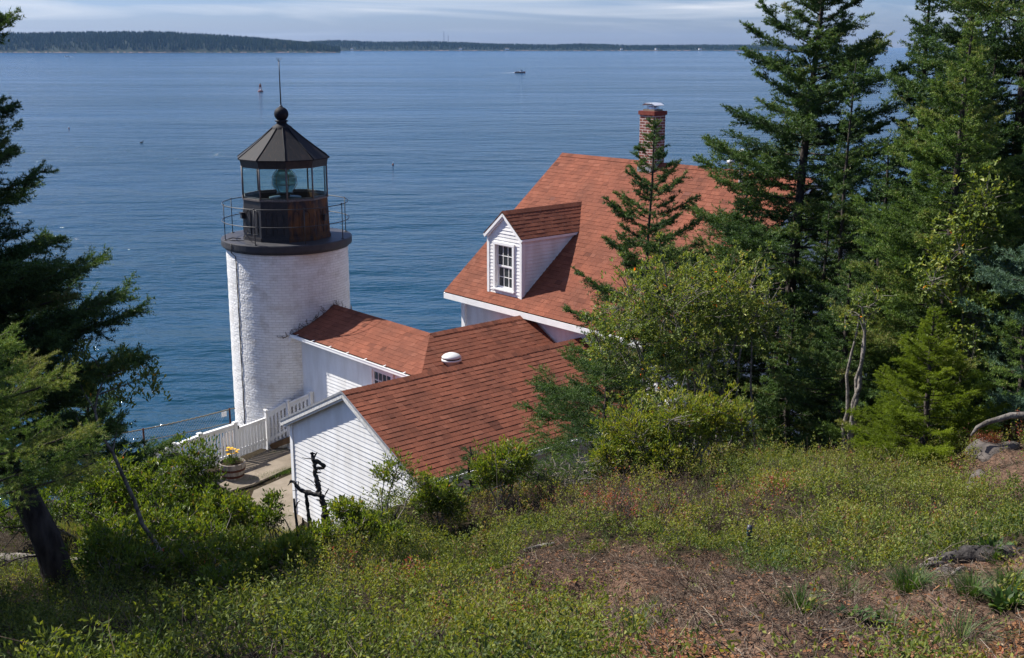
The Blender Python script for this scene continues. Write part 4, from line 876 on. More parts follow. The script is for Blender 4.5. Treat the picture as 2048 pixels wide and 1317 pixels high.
for px, py, mt_, lb in ((138, 258, 'buoy_red', 'small red lobster float left of the tower on open water'), (786, 331, 'buoy_red', 'small red lobster float right of the lantern room'), (1375, 107, 'lobster_red', 'small red lobster float far out near the far shore')):
    p = atz(px, py, 0); e = empty('lobster_float', p, 0, lb, 'float', 'lobster pot floats'); b = B(); b.lathe([(0, -.2), (.14, -.15), (.17, .16), (.09, .32), (0, .34)], 10); b.build('body', [mt_], e); b = B(); b.tube([(0, 0, .3), (.04, 0, .65)], .02, 5); b.build('stick', ['boat_white'], e)
# a water bird, one continuous body
p = atz(283, 286, 0); b = B()
b.lathe([(0, 0)]+[(.19*math.sin(q), .62*(1-math.cos(q))/2) for q in np.linspace(.2, math.pi-.1, 10)]+[(0, .62)], 12)
vb = [(z-.3, x, y*.8+.06) for x, y, z in b.v]; b.v = vb
b.tube([(.22, 0, .08), (.30, 0, .22), (.31, 0, .36), (.36, 0, .44), (.44, 0, .43), (.56, 0, .40)], [.08, .05, .045, .065, .05, .008], 8)
o = b.build('water_bird', ['bird_dark']); o.location = [float(c) for c in p]; o.rotation_euler = (0, 0, .6); o.scale = (1.1, 1.1, 1.1); tag(o, 'dark water bird swimming on the open sea left of the tower', 'bird')

# ================================================================ YARD: slabs, fences, gate, planter
def poly_px(pts, z): return [atz(x, y, z) for x, y in pts]
b = B()
S1 = [loc_uv(atz(x, y, ZG)) for x, y in ((430, 968), (455, 945), (545, 898), (583, 872), (604, 880), (604, 930), (560, 948), (505, 973), (462, 985))]
S2 = [loc_uv(atz(x, y, ZG)) for x, y in ((508, 985), (570, 958), (604, 944), (604, 1050), (570, 1080), (520, 1075), (490, 1030))]
for Sx in (S1, S2):
    c = np.mean(Sx, 0); b.extrude([W(*q[:2], ZG+.004) for q in Sx][::-1], (0, 0, .05))
b.build('path', ['concrete']).__setitem__('kind', 'structure')
pf = tag(empty('picket_fence', W(1.1, -2.5, ZG), -AL, 'white picket fence running past the tower foot to the passage', 'fence'), None); PF = (1.1, -2.5, ZG)
def zray(px, py, u_, v_):   # height on the pixel's vertical column at a plan point
    d = math.hypot(*(W(u_, v_, 0)[:2])); return at(px, py, d)[2]
def uv_px(px, py, zt): return loc_uv(atz(px, py, zt))[:2]
fp = [uv_px(290, 906, ZG+1.12), uv_px(347, 889, ZG+1.12), uv_px(399, 869, ZG+1.12), uv_px(470, 846, ZG+1.13)]
gp = uv_px(533, 823, ZG+1.14)
rp = [gp, gp+np.array([.55, .40]), gp+np.array([1.15, .80])]
rz = [ZG+1.14, zray(597, 801, *rp[1]), zray(652, 784, *rp[2])]
def post(b, q, z0, z1, s=.10): b.box((q[0], q[1], (z0+z1)/2), (s, s, z1-z0)); b.box((q[0], q[1], z1+.015), (s+.04, s+.04, .03)); b.extrude([(q[0]-s/2, q[1]-s/2, z1+.03), (q[0]+s/2, q[1]-s/2, z1+.03), (q[0]+s/2, q[1]+s/2, z1+.03), (q[0]-s/2, q[1]+s/2, z1+.03)], (0, 0, .012))
def panel(b, p, q, zb0, zb1, zt0, zt1, gap=.105, pw=.062, rail=True):
    p, q = np.array(p), np.array(q); d = q-p; l = np.linalg.norm(d); d /= l; nn = np.array([-d[1], d[0]]); n = max(2, int(l/gap))
    for i in range(n):
        t = (i+.5)/n; c = p+d*l*t; z0 = zb0+(zb1-zb0)*t; z1 = zt0+(zt1-zt0)*t; b.box((*c, (z0+z1)/2), (pw, .022, z1-z0), 0, [(*d, 0), (*nn, 0), (0, 0, 1)])
    if rail:
        for dz, hh, w_ in ((.02, .045, .11), (-.06, .10, .035)): b.beam((*(p+d*.05), zt0+dz), (*(q-d*.05), zt1+dz), w_, hh, (0, 0, 1))
        b.beam((*(p+d*.05), zb0+.16), (*(q-d*.05), zb1+.16), .04, .08, (0, 0, 1))
segs = [(fp[0], fp[1], ZG+.07, ZG+.07, ZG+1.06, ZG+1.06), (fp[1], fp[2], ZG+.07, ZG+.07, ZG+1.06, ZG+1.06), (fp[2], fp[3], ZG+.06, ZG+.06, ZG+1.07, ZG+1.07), (rp[0], rp[1], ZG+.12, rz[1]-1.02, rz[0]-.07, rz[1]-.07), (rp[1], rp[2], rz[1]-1.02, rz[2]-1.02, rz[1]-.07, rz[2]-.07)]
for s in segs: b = B(); panel(b, *s); b.build('panel', ['white_paint'], pf, PF)
for q, z0, z1 in [(k, ZG-.2, ZG+1.12) for k in fp]+[(gp, ZG-.1, ZG+1.16), (rp[1], ZG, rz[1]), (rp[2], ZG, rz[2])]:
    b = B(); post(b, q, z0, z1); b.build('post', ['white_paint'], pf, PF)
b = B(); b.beam((*(rp[0]+np.array([.16, .0])), ZG+.10), (*(rp[2]+np.array([.16, 0])), rz[2]-1.06), .08, .16); b.build('ramp_edge', ['wood_brown'], pf, PF)
ga = empty('garden_gate', W(*fp[3], ZG), -AL, 'white plank gate closed between two fence posts behind the planter', 'gate'); GO = (*fp[3], ZG)
b = B(); gd = gp-fp[3]; p0, p1 = fp[3]+gd*.07, gp-gd*.06; panel(b, p0, p1, ZG+.10, ZG+.10, ZG+.93, ZG+.93, .115, .10, False); b.build('boards', ['white_paint'], ga, GO)
for z in (.30, .90): b = B(); b.beam((*p0, ZG+z), (*p1, ZG+z), .05, .07); b.build('rail', ['white_paint'], ga, GO)
b = B(); b.beam((*p0, ZG+.95), (*p1, ZG+.95), .07, .03); b.build('top_cap', ['white_paint'], ga, GO)
b = B(); b.box((*(fp[3]+gd*.05), ZG+.98), (.06, .10, .09)); b.tube([(*(fp[3]+gd*.02), ZG+.98), (*(fp[3]+gd*.12), ZG+.98)], .014, 5); b.build('latch', ['rail_iron'], ga, GO)
# half-barrel planter with yellow flowers
pb = atz(466, 955, ZG+.055); e = empty('barrel_planter', pb, .3, 'half barrel planter with yellow flowers standing by the gate', 'planter')
b = B(); b.lathe([(.27, 0), (.32, .16), (.345, .30), (.355, .44), (.325, .445), (.315, .38), (0, .38)], 24, sm=False); b.build('tub', ['barrel_wood'], e)
for z, r0, r1 in ((.06, .292, .312), (.24, .338, .349)): b = B(); b.lathe([(r0+.002, z), (r0+.008, z), (r1+.008, z+.06), (r1+.002, z+.06)], 24, sm=False); b.build('hoop', ['rust_hoop'], e)
b = B(); b.lathe([(.315, .385), (.2, .41), (0, .42)], 16); b.build('soil', ['soil'], e)
# chain-link fence with rope rail beyond the yard
def cl(px, py): return plane_hit(px, py, (1, 0, .0), -.25)
a0, a1, b0, b1 = cl(130, 884), cl(459, 819), cl(130, 912), cl(459, 847); a2 = cl(470, 817)
CO = (a1[0], a1[1], a1[2]-1.2); e = empty('chain_link_fence', W(*CO), -AL, 'chain link fence with rope top along the cliff edge', 'fence')
b = B(); n = 70; b.tube([a0+(a1-a0)*t+np.array([0, 0, -.35*t*(1-t)+.010*math.sin(t*n*3)]) for t in np.linspace(0, 1, n)]+[a2], .018, 6); b.build('rope_rail', ['rope'], e, CO)
b = B(); b.tube([b0+(b1-b0)*t+np.array([0, 0, -.1*t*(1-t)]) for t in np.linspace(0, 1, 20)], .012, 4); b.build('lower_wire', ['rope'], e, CO)
T_ = Tubes(); Lc = np.linalg.norm(a1-a0); hh = 1.2; dv = (a1-a0)/Lc
for k in range(-14, int(Lc/.085)+1):
    for sgn in (1, -1):
        s0 = k*.085; s1 = s0+sgn*hh*.8; t0, t1 = 0., 1.
        if sgn < 0: s0 += hh*.8; s1 = s0-hh*.8
        if s0 < 0 or s1 < 0 or s0 > Lc or s1 > Lc: continue
        f = lambda s, z: a0+dv*s+np.array([0, 0, -.35*(s/Lc)*(1-s/Lc)-hh+z]); T_.add([f(s0, 0), f(s1, hh)], .0035, 3)
T_.build('mesh', 'wire', e, CO)
for t in (1.0, .45): b = B(); q = a0+(a1-a0)*t; b.tube([q+np.array([0, 0, -2.2]), q+np.array([0, 0, .03-.35*t*(1-t)])], .028, 6); b.build('post', ['rust_hoop'], e, CO)
b = B(); q = a1+dv*-.18; b.box(q+np.array([0, 0, -.12]), (.01, .16, .15)); b.build('tag_plate', ['boat_white'], e, CO)

# ================================================================ VEGETATION
NEEDLE = [(0, (0.019, 0.035, 0.015)), (.35, (0.038, 0.073, 0.028)), (.6, (0.065, 0.114, 0.035)), (.85, (0.106, 0.163, 0.041)), (1, (0.212, 0.173, 0.078))]
tint_mat('spruce_needles', NEEDLE, .6, .2, .18, (1.5, 1.7, .6))
tint_mat('fir_needles', [(0, (0.025, 0.044, 0.016)), (.35, (0.053, 0.091, 0.026)), (.6, (0.088, 0.143, 0.033)), (.85, (0.140, 0.204, 0.043)), (1, (0.229, 0.211, 0.081))], .6, .15, .2, (1.5, 1.7, .6))
tint_mat('young_needles', [(0, (.05, .078, .010)), (.4, (.105, .150, .014)), (.75, (.165, .215, .018)), (1, (.23, .27, .03))], .5, .2, .35, (1.4, 1.5, .4))
tint_mat('blue_needles', [(0, (0.020, 0.041, 0.029)), (.5, (0.052, 0.098, 0.064)), (1, (0.108, 0.173, 0.113))], .6, .15, .15)
LEAFY = [(0, (0.034, 0.055, 0.016)), (.35, (0.076, 0.121, 0.026)), (.65, (0.134, 0.185, 0.033)), (.85, (0.221, 0.233, 0.046)), (.94, (0.320, 0.208, 0.062)), (1, (0.439, 0.096, 0.062))]
tint_mat('bayberry_leaf', LEAFY, .45, .28, .34, (1.5, 1.5, .35))
tint_mat('shrub_leaf', [(0, (0.055, 0.084, 0.029)), (.4, (0.126, 0.175, 0.048)), (.75, (0.226, 0.266, 0.066)), (.93, (0.378, 0.317, 0.088)), (.97, (1.036, 0.370, 0.060)), (1, (1.450, 0.317, 0.060))], .5, .2, .28, (1.5, 1.5, .4))
tint_mat('heath_leaf', [(0, (0.037, 0.056, 0.022)), (.25, (0.081, 0.115, 0.030)), (.5, (0.162, 0.193, 0.043)), (.68, (0.239, 0.248, 0.060)), (.82, (0.239, 0.177, 0.087)), (.92, (0.196, 0.107, 0.090)), (1, (0.319, 0.085, 0.076))], .55, .14, .34, (1.5, 1.45, .4))
tint_mat('dry_twigs', [(0, (.055, .040, .030)), (.5, (.12, .088, .066)), (.8, (.20, .16, .125)), (1, (.30, .26, .21))], .9, .1)
tint_mat('chip_wood', [(0, (.055, .026, .016)), (.5, (.17, .075, .034)), (.8, (.26, .14, .07)), (1, (.33, .24, .16))], .85, .15)
tint_mat('grass_blade', [(0, (.020, .045, .012)), (.5, (.055, .11, .022)), (.8, (.11, .15, .04)), (1, (.25, .21, .10))], .5, .3, .3, (1.4, 1.5, .5))
tint_mat('red_leaf', [(0, (.10, .022, .014)), (.5, (.17, .055, .025)), (1, (.20, .12, .03))], .5, .3, .25, (1.6, 1.2, .5))

def unit(a): return a/(np.linalg.norm(a, axis=-1, keepdims=True)+1e-12)
def tri_mesh(name, tri, m, tint, parent=None, off=(0, 0, 0)):
    n = len(tri); me = mesh_arrays(name, tri.reshape(-1, 3)-np.array(off), np.arange(3*n), 3*np.arange(n), [m], tint=tint); return link(name, me, parent)
def needles(P0, P1, tn, per_m, ln, wd, rg, up=.22, spread=.85):
    Ls = np.linalg.norm(P1-P0, axis=1); c = rg.poisson(Ls*per_m); i = np.repeat(np.arange(len(P0)), c); n = len(i)
    t = rg.random(n)[:, None]; d = unit(P1-P0)[i]; base = P0[i]+(P1-P0)[i]*t
    r = unit(rg.normal(size=(n, 3))); r = unit(r-d*(r*d).sum(1, keepdims=True)); dr = unit(d*.55+r*spread+np.array([0, 0, up])); l = ln*rg.uniform(.6, 1.15, n)[:, None]
    sd = unit(np.cross(dr, rg.normal(size=(n, 3))))*wd/2
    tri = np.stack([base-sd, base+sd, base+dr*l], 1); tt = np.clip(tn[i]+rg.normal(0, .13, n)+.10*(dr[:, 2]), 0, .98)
    return tri, tt
def conifer(name, base, path, label, rprof, nbr, seed, nm='spruce_needles', cat='spruce tree', group=None, h0=.12, trunk_r=.15, dens=1.0, need=(.034, .006, 190), gap=.10, el=(-.12, .5), curl=.25, side=.52, dead=0, azr=None, lenvar=(.6, 1.15), tw3=5, tipn=True, trunk_m='bark_dark', bias=0.):
    """a conifer: tapered trunk along path, whorls of limbs, branchlets and twigs clothed in needles.
    rprof(t) limb length at relative height t"""
    rg = np.random.default_rng(seed); base = np.array(base, float); pth = np.array(path, float); kk = len(pth); tt_ = np.linspace(0, 1, kk)
    H = pth[-1][2]-pth[0][2]; tr = lambda t: np.array([np.interp(t, tt_, pth[:, j]) for j in range(3)])
    root = empty(name, base, 0, label, cat, group); T_ = Tubes(); dense = np.linspace(0, 1, 24)
    T_.add([tr(t) for t in dense], [trunk_r*(1-t)**.85+.008+(.35*trunk_r*math.exp(-t*30)) for t in dense], 9)
    P0, P1, TN = [], [], []
    for k in range(nbr):
        t = h0+(1-h0)*((k+rg.random()*.8)/nbr)**.92; t = min(t, .985); L_ = rprof(t)*rg.uniform(*lenvar)
        if L_ < .04: continue
        az = k*2.39996+rg.normal(0, .35) if azr is None else rg.uniform(*azr); p = tr(t); a = np.array([math.cos(az), math.sin(az), 0]); e0 = el[0]+(el[1]-el[0])*t**1.5+rg.normal(0, .08)
        m = max(5, int(L_/.12)); s = np.linspace(0, 1, m); sg = rg.normal(0, .10)
        pr_ = np.array([-a[1], a[0], 0]); bend = pr_*sg
        br = p+L_*(a*np.cos(e0)*s[:, None]+bend*(s**2)[:, None]+np.array([0, 0, 1.])*(math.sin(e0)*s+curl*(s**2.2-.55*s))[:, None])
        T_.add(br[::max(1, m//7)] if m > 8 else br, np.linspace(max(.006, trunk_r*.16*(L_/(rprof(.3)+.01))**.5), .003, len(br[::max(1, m//7)] if m > 8 else br)), 4)
        tb = rg.normal(.42, .13)+bias
        d = unit(np.gradient(br, axis=0)); sdv = unit(np.cross(d, [0, 0, 1.]))
        n2 = max(5, int(2.4*L_/gap*dens)); ss = rg.uniform(.10 if t > .5 else .22, 1, n2)**.85; sgn = np.where(np.arange(n2) % 2 == 0, 1., -1.)
        fi = ss*(m-1); i0 = np.minimum(fi.astype(int), m-2); fr = (fi-i0)[:, None]; q0 = br[i0]*(1-fr)+br[i0+1]*fr; dd = d[i0]; sv = sdv[i0]*sgn[:, None]
        l2 = (side*L_*(1-ss*.72)*np.minimum(1, .35+ss*2))*rg.uniform(.45, 1.15, n2)+.05
        dr = unit(dd*rg.uniform(.55, 1.0, n2)[:, None]+sv*rg.uniform(.5, .9, n2)[:, None]+np.array([0, 0, 1.])*rg.normal(-.02, .20, n2)[:, None])
        dr2 = unit(dr+np.array([0, 0, 1.])*rg.normal(.12, .22, n2)[:, None])
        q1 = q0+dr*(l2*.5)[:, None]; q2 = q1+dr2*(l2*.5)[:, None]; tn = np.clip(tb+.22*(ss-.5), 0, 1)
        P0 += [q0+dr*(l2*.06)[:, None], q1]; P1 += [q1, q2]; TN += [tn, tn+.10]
        # third order twigs
        for r in range(tw3 if L_ > .25 else 3):
            f = rg.uniform(.15, .92, n2)[:, None]; o = q0+(q2-q0)*f; l3 = (l2*.50*(1.15-f[:, 0])+.03)*rg.uniform(.6, 1.2, n2); w3 = unit(np.cross(dr, [0, 0, 1.]))*rg.choice([-1, 1], n2)[:, None]
            d3 = unit(dr*.8+w3*.7+np.array([0, 0, 1.])*rg.normal(.05, .3, n2)[:, None]); P0.append(o); P1.append(o+d3*l3[:, None]); TN.append(tn+.06)
        P0.append(br[int(m*.25):-1]); P1.append(br[int(m*.25)+1:]); TN.append(np.full(len(br)-1-int(m*.25), tb+.1))
    if tipn:
        q = np.array([tr(t) for t in np.linspace(.82, 1, 8)]); P0.append(q[:-1]); P1.append(q[1:]); TN.append(np.full(7, .55))
    for k in range(dead):
        t = rg.uniform(.03, h0+.1); az = rg.uniform(0, 6.28); L_ = rg.uniform(.3, 1.0)*rprof(.3)*.7; p = tr(t); pts_ = [p]; dv = np.array([math.cos(az), math.sin(az), rg.uniform(-.3, .1)])
        for j in range(5): pts_.append(pts_[-1]+dv*L_/5); dv = unit(dv+rg.normal(0, .22, 3))
        T_.add(pts_, np.linspace(.014, .003, 6), 4)
        for j in range(3): T_.add([pts_[j+2], pts_[j+2]+rg.normal(0, .12, 3), pts_[j+2]+rg.normal(0, .2, 3)], [.006, .004, .002], 3)
    T_.build('trunk', trunk_m, root, base)
    tri, tt = needles(np.concatenate(P0), np.concatenate(P1), np.concatenate(TN), need[2], need[0], need[1], rg)
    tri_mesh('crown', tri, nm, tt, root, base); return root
def leaves_at(c, d, n, ln, wd, rg, m_up=.5, spread=.8, fold=.25):
    """leaf blades (two triangles, folded on the midrib) round twig points c with axis d"""
    i = np.repeat(np.arange(len(c)), n); k = len(i); r = unit(rg.normal(size=(k, 3))); a = unit(d[i]*.6+r*spread+np.array([0, 0, m_up])); l = (ln*rg.uniform(.6, 1.15, k))[:, None]
    b0 = c[i]+rg.normal(0, ln*.35, (k, 3)); s = unit(np.cross(a, rg.normal(size=(k, 3))*.5+np.array([0, 0, 1.]))); nn = unit(np.cross(s, a)); w_ = wd*rg.uniform(.75, 1.15, k)[:, None]
    mid = b0+a*l*.52; Lf = mid-s*w_/2+nn*w_*fold; Rt = mid+s*w_/2+nn*w_*fold; tp = b0+a*l-nn*l*.06
    tri = np.concatenate([np.stack([b0, tp, Lf], 1), np.stack([b0, Rt, tp], 1)]); return tri, i
def shrub(name, base, blobs, label, cat, seed, lm='shrub_leaf', stems=6, clusters=500, per=9, leaf=(.045, .020), group=None, bark='bark_grey', stem_r=.022, tmean=.5, tsd=.16, spreadb=.25, m_up=.45, hollow=.45, parent_pts=None, barename='stem'):
    """broadleaf shrub: curved stems from the base, twigs to leaf clusters spread through the crown's volume"""
    rg = np.random.default_rng(seed); base = np.array(base, float); root = empty(name, base, 0, label, cat, group); T_ = Tubes(); NODE = []
    bl = [(np.array(c, float), np.array(r, float)) for c, r in blobs]; vol = np.array([np.prod(r) for _, r in bl])**.75; vol = vol/vol.sum()
    def pick(): return bl[rg.choice(len(bl), p=vol)]
    for k in range(stems):
        c, r = bl[k % len(bl)]; tgt = c+r*unit(rg.normal(size=3))*rg.uniform(.1, .6); p0 = base+np.array([rg.normal(0, spreadb), rg.normal(0, spreadb), 0]); p0[2] = ground(p0[0], p0[1])-.05 if parent_pts is None else p0[2]
        s = np.linspace(0, 1, 9); mdl = p0+(tgt-p0)*np.array([.45, .45, .62])+rg.normal(0, .08, 3)*np.linalg.norm(tgt-p0)
        pts_ = ((1-s)**2)[:, None]*p0+(2*s*(1-s))[:, None]*mdl+(s**2)[:, None]*tgt; pts_[1:-1] += rg.normal(0, .012, (7, 3))*np.linalg.norm(tgt-p0)
        rd = np.linspace(stem_r*rg.uniform(.7, 1.2), stem_r*.28, 9); T_.add(pts_, rd, 6); NODE += [(q, x) for q, x in zip(pts_[3:], rd[3:])]
    for k in range(stems*5):
        c, r = pick(); tgt = c+r*unit(rg.normal(size=3))*rg.uniform(.35, .85); N_ = np.array([q for q, _ in NODE]); j = np.argmin(((N_-tgt)**2).sum(1)+.3*(N_[:, 2] > tgt[2])); q, x = NODE[j]
        mdl = (q+tgt)/2+rg.normal(0, .10, 3)*np.linalg.norm(tgt-q)-np.array([0, 0, .08])*np.linalg.norm(tgt-q); s = np.linspace(0, 1, 6); pts_ = ((1-s)**2)[:, None]*q+(2*s*(1-s))[:, None]*mdl+(s**2)[:, None]*tgt
        rd = np.linspace(x*.7, x*.3, 6); T_.add(pts_, rd, 4); NODE += [(a, y) for a, y in zip(pts_[1:], rd[1:])]
    N_ = np.array([q for q, _ in NODE]); C_ = []; D_ = []; TT = []
    for k in range(clusters):
        c, r = pick(); dv = unit(rg.normal(size=3)); tgt = c+r*dv*rg.uniform(hollow, 1.0)**.6*rg.uniform(.6, 1.12); tgt = tgt+(np.array([dv[0]*.25, dv[1]*.25, .55+.2*dv[2]])*r*rg.uniform(.3, 1.0) if rg.random() < .20 and dv[2] > -.2 else 0); j = np.argmin(((N_-tgt)**2).sum(1)); q = N_[j]
        if k % 2 == 0: T_.add([q, (q+tgt)/2+rg.normal(0, .02, 3), tgt], [.005, .004, .0025], 3)
        C_.append(tgt); D_.append(unit(tgt-q+dv*.1)); TT.append(rg.normal(tmean, tsd*.7)+.10*dv[2])
    C_ = np.array(C_); D_ = np.array(D_); TT = np.array(TT); tri, i = leaves_at(C_, D_, per, leaf[0], leaf[1], rg, m_up)
    t1 = np.clip(TT[i]+rg.normal(0, tsd*.8, len(i)), 0, .86); t1 = np.where(rg.random(len(i)) < .007, rg.uniform(.9, 1, len(i)), t1); tt = np.r_[t1, t1]
    T_.build(barename, bark, root, base); tri_mesh('foliage', tri, lm, tt, root, base); return root
def straight(base, h, lean=(0, 0), n=8, wob=.02, seed=0):
    rg = np.random.default_rng(seed+77); s = np.linspace(0, 1, n)[:, None]; p = np.array(base)[None]+s*np.array([lean[0], lean[1], h])[None]; p[1:-1, :2] += rg.normal(0, wob, (n-2, 2)); return p
def stand(px, dist, sink=.1):
    p = at(px, 700, dist); return np.array([p[0], p[1], ground(p[0], p[1])-sink])

# ---- the big spruce leaning in from the left edge (trunk in the frame, top mostly outside)
b0_ = gpt(135, 1185); d0 = math.hypot(b0_[0], b0_[1])
tp = [b0_-np.array([0, 0, .15]), at(95, 1080, d0+.05), at(35, 960, d0+.1), at(-30, 860, d0+.15), at(-110, 680, d0+.2), at(-150, 450, d0+.2), at(-165, 200, d0+.2), at(-170, -60, d0+.2), at(-172, -420, d0+.2)]
def prof_left(t): return np.interp(t, [.32, .375, .45, .50, .56, .62, .69, .77, .86, 1], [.9, 1.50, 1.62, 1.68, 1.34, 1.20, 1.02, .87, .7, .1])
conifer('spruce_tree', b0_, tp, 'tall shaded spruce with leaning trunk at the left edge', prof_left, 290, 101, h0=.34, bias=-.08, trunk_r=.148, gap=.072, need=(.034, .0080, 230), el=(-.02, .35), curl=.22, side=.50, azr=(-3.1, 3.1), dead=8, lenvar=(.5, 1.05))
# ---- spruces to the right of the house
def spruce(px, dist, ytop, label, R0, nbr, seed, lean=(0, 0), **k):
    b = stand(px, dist); top = at(px, ytop, dist)[2]; H = top-b[2]; kw = dict(trunk_r=.15); kw.update(k); pr = kw.pop('prof', None) or (lambda t: R0*min(1, (1-t)*1.22+.03)*(.8+.2*math.sin(17*t)))
    return conifer('spruce_tree', b, straight(b, H, lean, seed=seed), label, pr, nbr, seed, **kw)
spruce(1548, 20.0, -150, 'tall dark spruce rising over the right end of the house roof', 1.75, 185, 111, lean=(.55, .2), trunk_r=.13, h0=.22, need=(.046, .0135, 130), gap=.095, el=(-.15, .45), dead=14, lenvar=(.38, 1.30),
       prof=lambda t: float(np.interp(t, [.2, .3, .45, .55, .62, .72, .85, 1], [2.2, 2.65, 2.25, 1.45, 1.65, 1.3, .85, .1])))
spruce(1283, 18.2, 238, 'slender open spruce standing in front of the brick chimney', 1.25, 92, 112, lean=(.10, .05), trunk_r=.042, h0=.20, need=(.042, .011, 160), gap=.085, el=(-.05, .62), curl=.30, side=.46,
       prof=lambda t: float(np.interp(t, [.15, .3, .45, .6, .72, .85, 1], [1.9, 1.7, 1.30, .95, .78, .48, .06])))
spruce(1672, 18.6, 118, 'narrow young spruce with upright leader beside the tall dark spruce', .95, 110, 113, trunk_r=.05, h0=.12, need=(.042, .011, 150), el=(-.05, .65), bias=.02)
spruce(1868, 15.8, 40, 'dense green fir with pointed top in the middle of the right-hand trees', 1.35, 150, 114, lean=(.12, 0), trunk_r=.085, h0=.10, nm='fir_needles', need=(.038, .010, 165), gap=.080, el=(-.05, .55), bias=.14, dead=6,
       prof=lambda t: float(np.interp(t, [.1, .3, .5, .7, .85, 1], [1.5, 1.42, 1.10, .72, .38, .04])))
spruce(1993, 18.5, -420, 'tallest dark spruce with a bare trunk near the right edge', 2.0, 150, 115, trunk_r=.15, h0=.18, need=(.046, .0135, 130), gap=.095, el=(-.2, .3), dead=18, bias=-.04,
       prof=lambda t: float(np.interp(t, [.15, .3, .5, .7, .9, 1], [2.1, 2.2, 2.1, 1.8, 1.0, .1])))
spruce(1800, 20.5, -60, 'dark spruce standing behind the pointed fir', 1.7, 140, 116, trunk_r=.11, h0=.2, need=(.046, .0135, 130), gap=.095, el=(-.15, .4), bias=-.06, dead=8)
spruce(2110, 14.5, 250, 'fir with bluish boughs reaching in from the right edge', 1.55, 110, 117, nm='blue_needles', trunk_r=.09, h0=.06, need=(.038, .010, 150), gap=.085, el=(-.1, .5), bias=.1)
spruce(1690, 15.6, 520, 'low bushy spruce filling the gap beneath the taller spruces', 1.30, 95, 118, trunk_r=.06, h0=.08, need=(.038, .010, 150), gap=.085, bias=.05, dead=8)
spruce(1585, 16.2, 610, 'low spruce in the shade right of the large leafy shrub', 1.1, 80, 119, trunk_r=.05, h0=.06, need=(.038, .010, 150), gap=.085, bias=.05, dead=5)
spruce(1216, 16.4, 690, 'spreading low spruce reaching over the shed roof', 1.35, 46, 120, trunk_r=.05, h0=.16, need=(.036, .009, 125), gap=.085, el=(.0, .5), curl=.2, dead=6, bias=.08,
       prof=lambda t: float(np.interp(t, [.1, .3, .6, .85, 1], [1.5, 1.45, 1.2, .6, .05])))
spruce(1862, 13.3, 622, 'bright green young spruce at the edge of the heath', .98, 90, 121, nm='young_needles', cat='young spruce', trunk_r=.035, h0=.03, need=(.019, .0042, 420), gap=.045, el=(.02, .75), curl=.22, side=.42,
       prof=lambda t: float(np.interp(t, [0, .2, .4, .65, .85, 1], [.92, .98, .72, .40, .17, .03])))
spruce(2050, 14.2, 600, 'shaded low fir behind the driftwood branch', 1.0, 60, 122, nm='fir_needles', trunk_r=.05, h0=.05, need=(.032, .008, 140), gap=.075, bias=.03)
spruce(938, 12.2, 893, 'tiny spruce sapling in front of the shed gutter', .42, 34, 123, cat='young spruce', trunk_r=.018, h0=.12, need=(.020, .0045, 330), gap=.05, el=(-.05, .6), side=.45)
spruce(1475, 20.9, 305, 'slim dark spruce against the roof behind the leafy shrub', 1.25, 100, 147, trunk_r=.06, h0=.1, need=(.044, .012, 140), gap=.09, bias=-.02)
spruce(1885, 19.6, -240, 'tall dark spruce directly behind the pointed fir', 1.75, 130, 148, trunk_r=.11, h0=.12, need=(.046, .0135, 120), gap=.095, bias=-.03)
spruce(1745, 17.6, 285, 'mid height spruce filling the gap left of the pointed fir', 1.45, 105, 141, trunk_r=.07, h0=.08, need=(.042, .011, 150), gap=.09, bias=-.02, dead=6)
spruce(1935, 17.3, 95, 'dark spruce close behind the pointed fir on its right', 1.55, 115, 142, trunk_r=.08, h0=.1, need=(.042, .011, 150), gap=.09, bias=-.03, dead=6)
spruce(2065, 16.8, -160, 'tall spruce half hidden by the right edge', 1.7, 120, 143, trunk_r=.11, h0=.1, need=(.044, .012, 140), gap=.095, bias=-.02, dead=8)
spruce(1640, 18.6, 420, 'short dark spruce under the right end of the roof', 1.3, 85, 144, trunk_r=.06, h0=.06, need=(.040, .011, 150), gap=.09, bias=-.02, dead=5)
spruce(165, 17.0, 775, 'low dark spruce on the slope beyond the leaning trunk', 1.75, 85, 145, trunk_r=.07, h0=.05, need=(.042, .011, 150), gap=.09, bias=-.08, dead=5)
q_ = np.array([-6.9, 7.7, 0]); q_[2] = ground(-6.9, 7.7)-.1
conifer('spruce_tree', q_, straight(q_, 23.9-q_[2], seed=9), 'broad spruce standing outside the left edge and shading the slope', lambda t: float(np.interp(t*(23.9-q_[2])+q_[2], [15, 17, 19, 22, 23.3, 23.9], [.8, 1.5, 1.9, 1.8, 1.1, .2])), 170, 146, trunk_r=.13, h0=.12, need=(.06, .028, 110), gap=.10)
# small pale spruce close to the camera, only its bough tips reach into the frame
c0 = stand(-95, 4.6); conifer('spruce_tree', c0, straight(c0, at(0, 610, 4.6)[2]-c0[2], seed=5), 'pale green young spruce bough poking in at the left edge', lambda t: float(np.interp(t, [.55, .62, .75, .9, 1], [.30, .50, .44, .28, .08])), 16, 131, nm='fir_needles', bias=.22, cat='young spruce', h0=.60, trunk_r=.02, need=(.013, .0020, 850), gap=.035, el=(-.08, .3), side=.34, azr=(-1.3, 1.3))

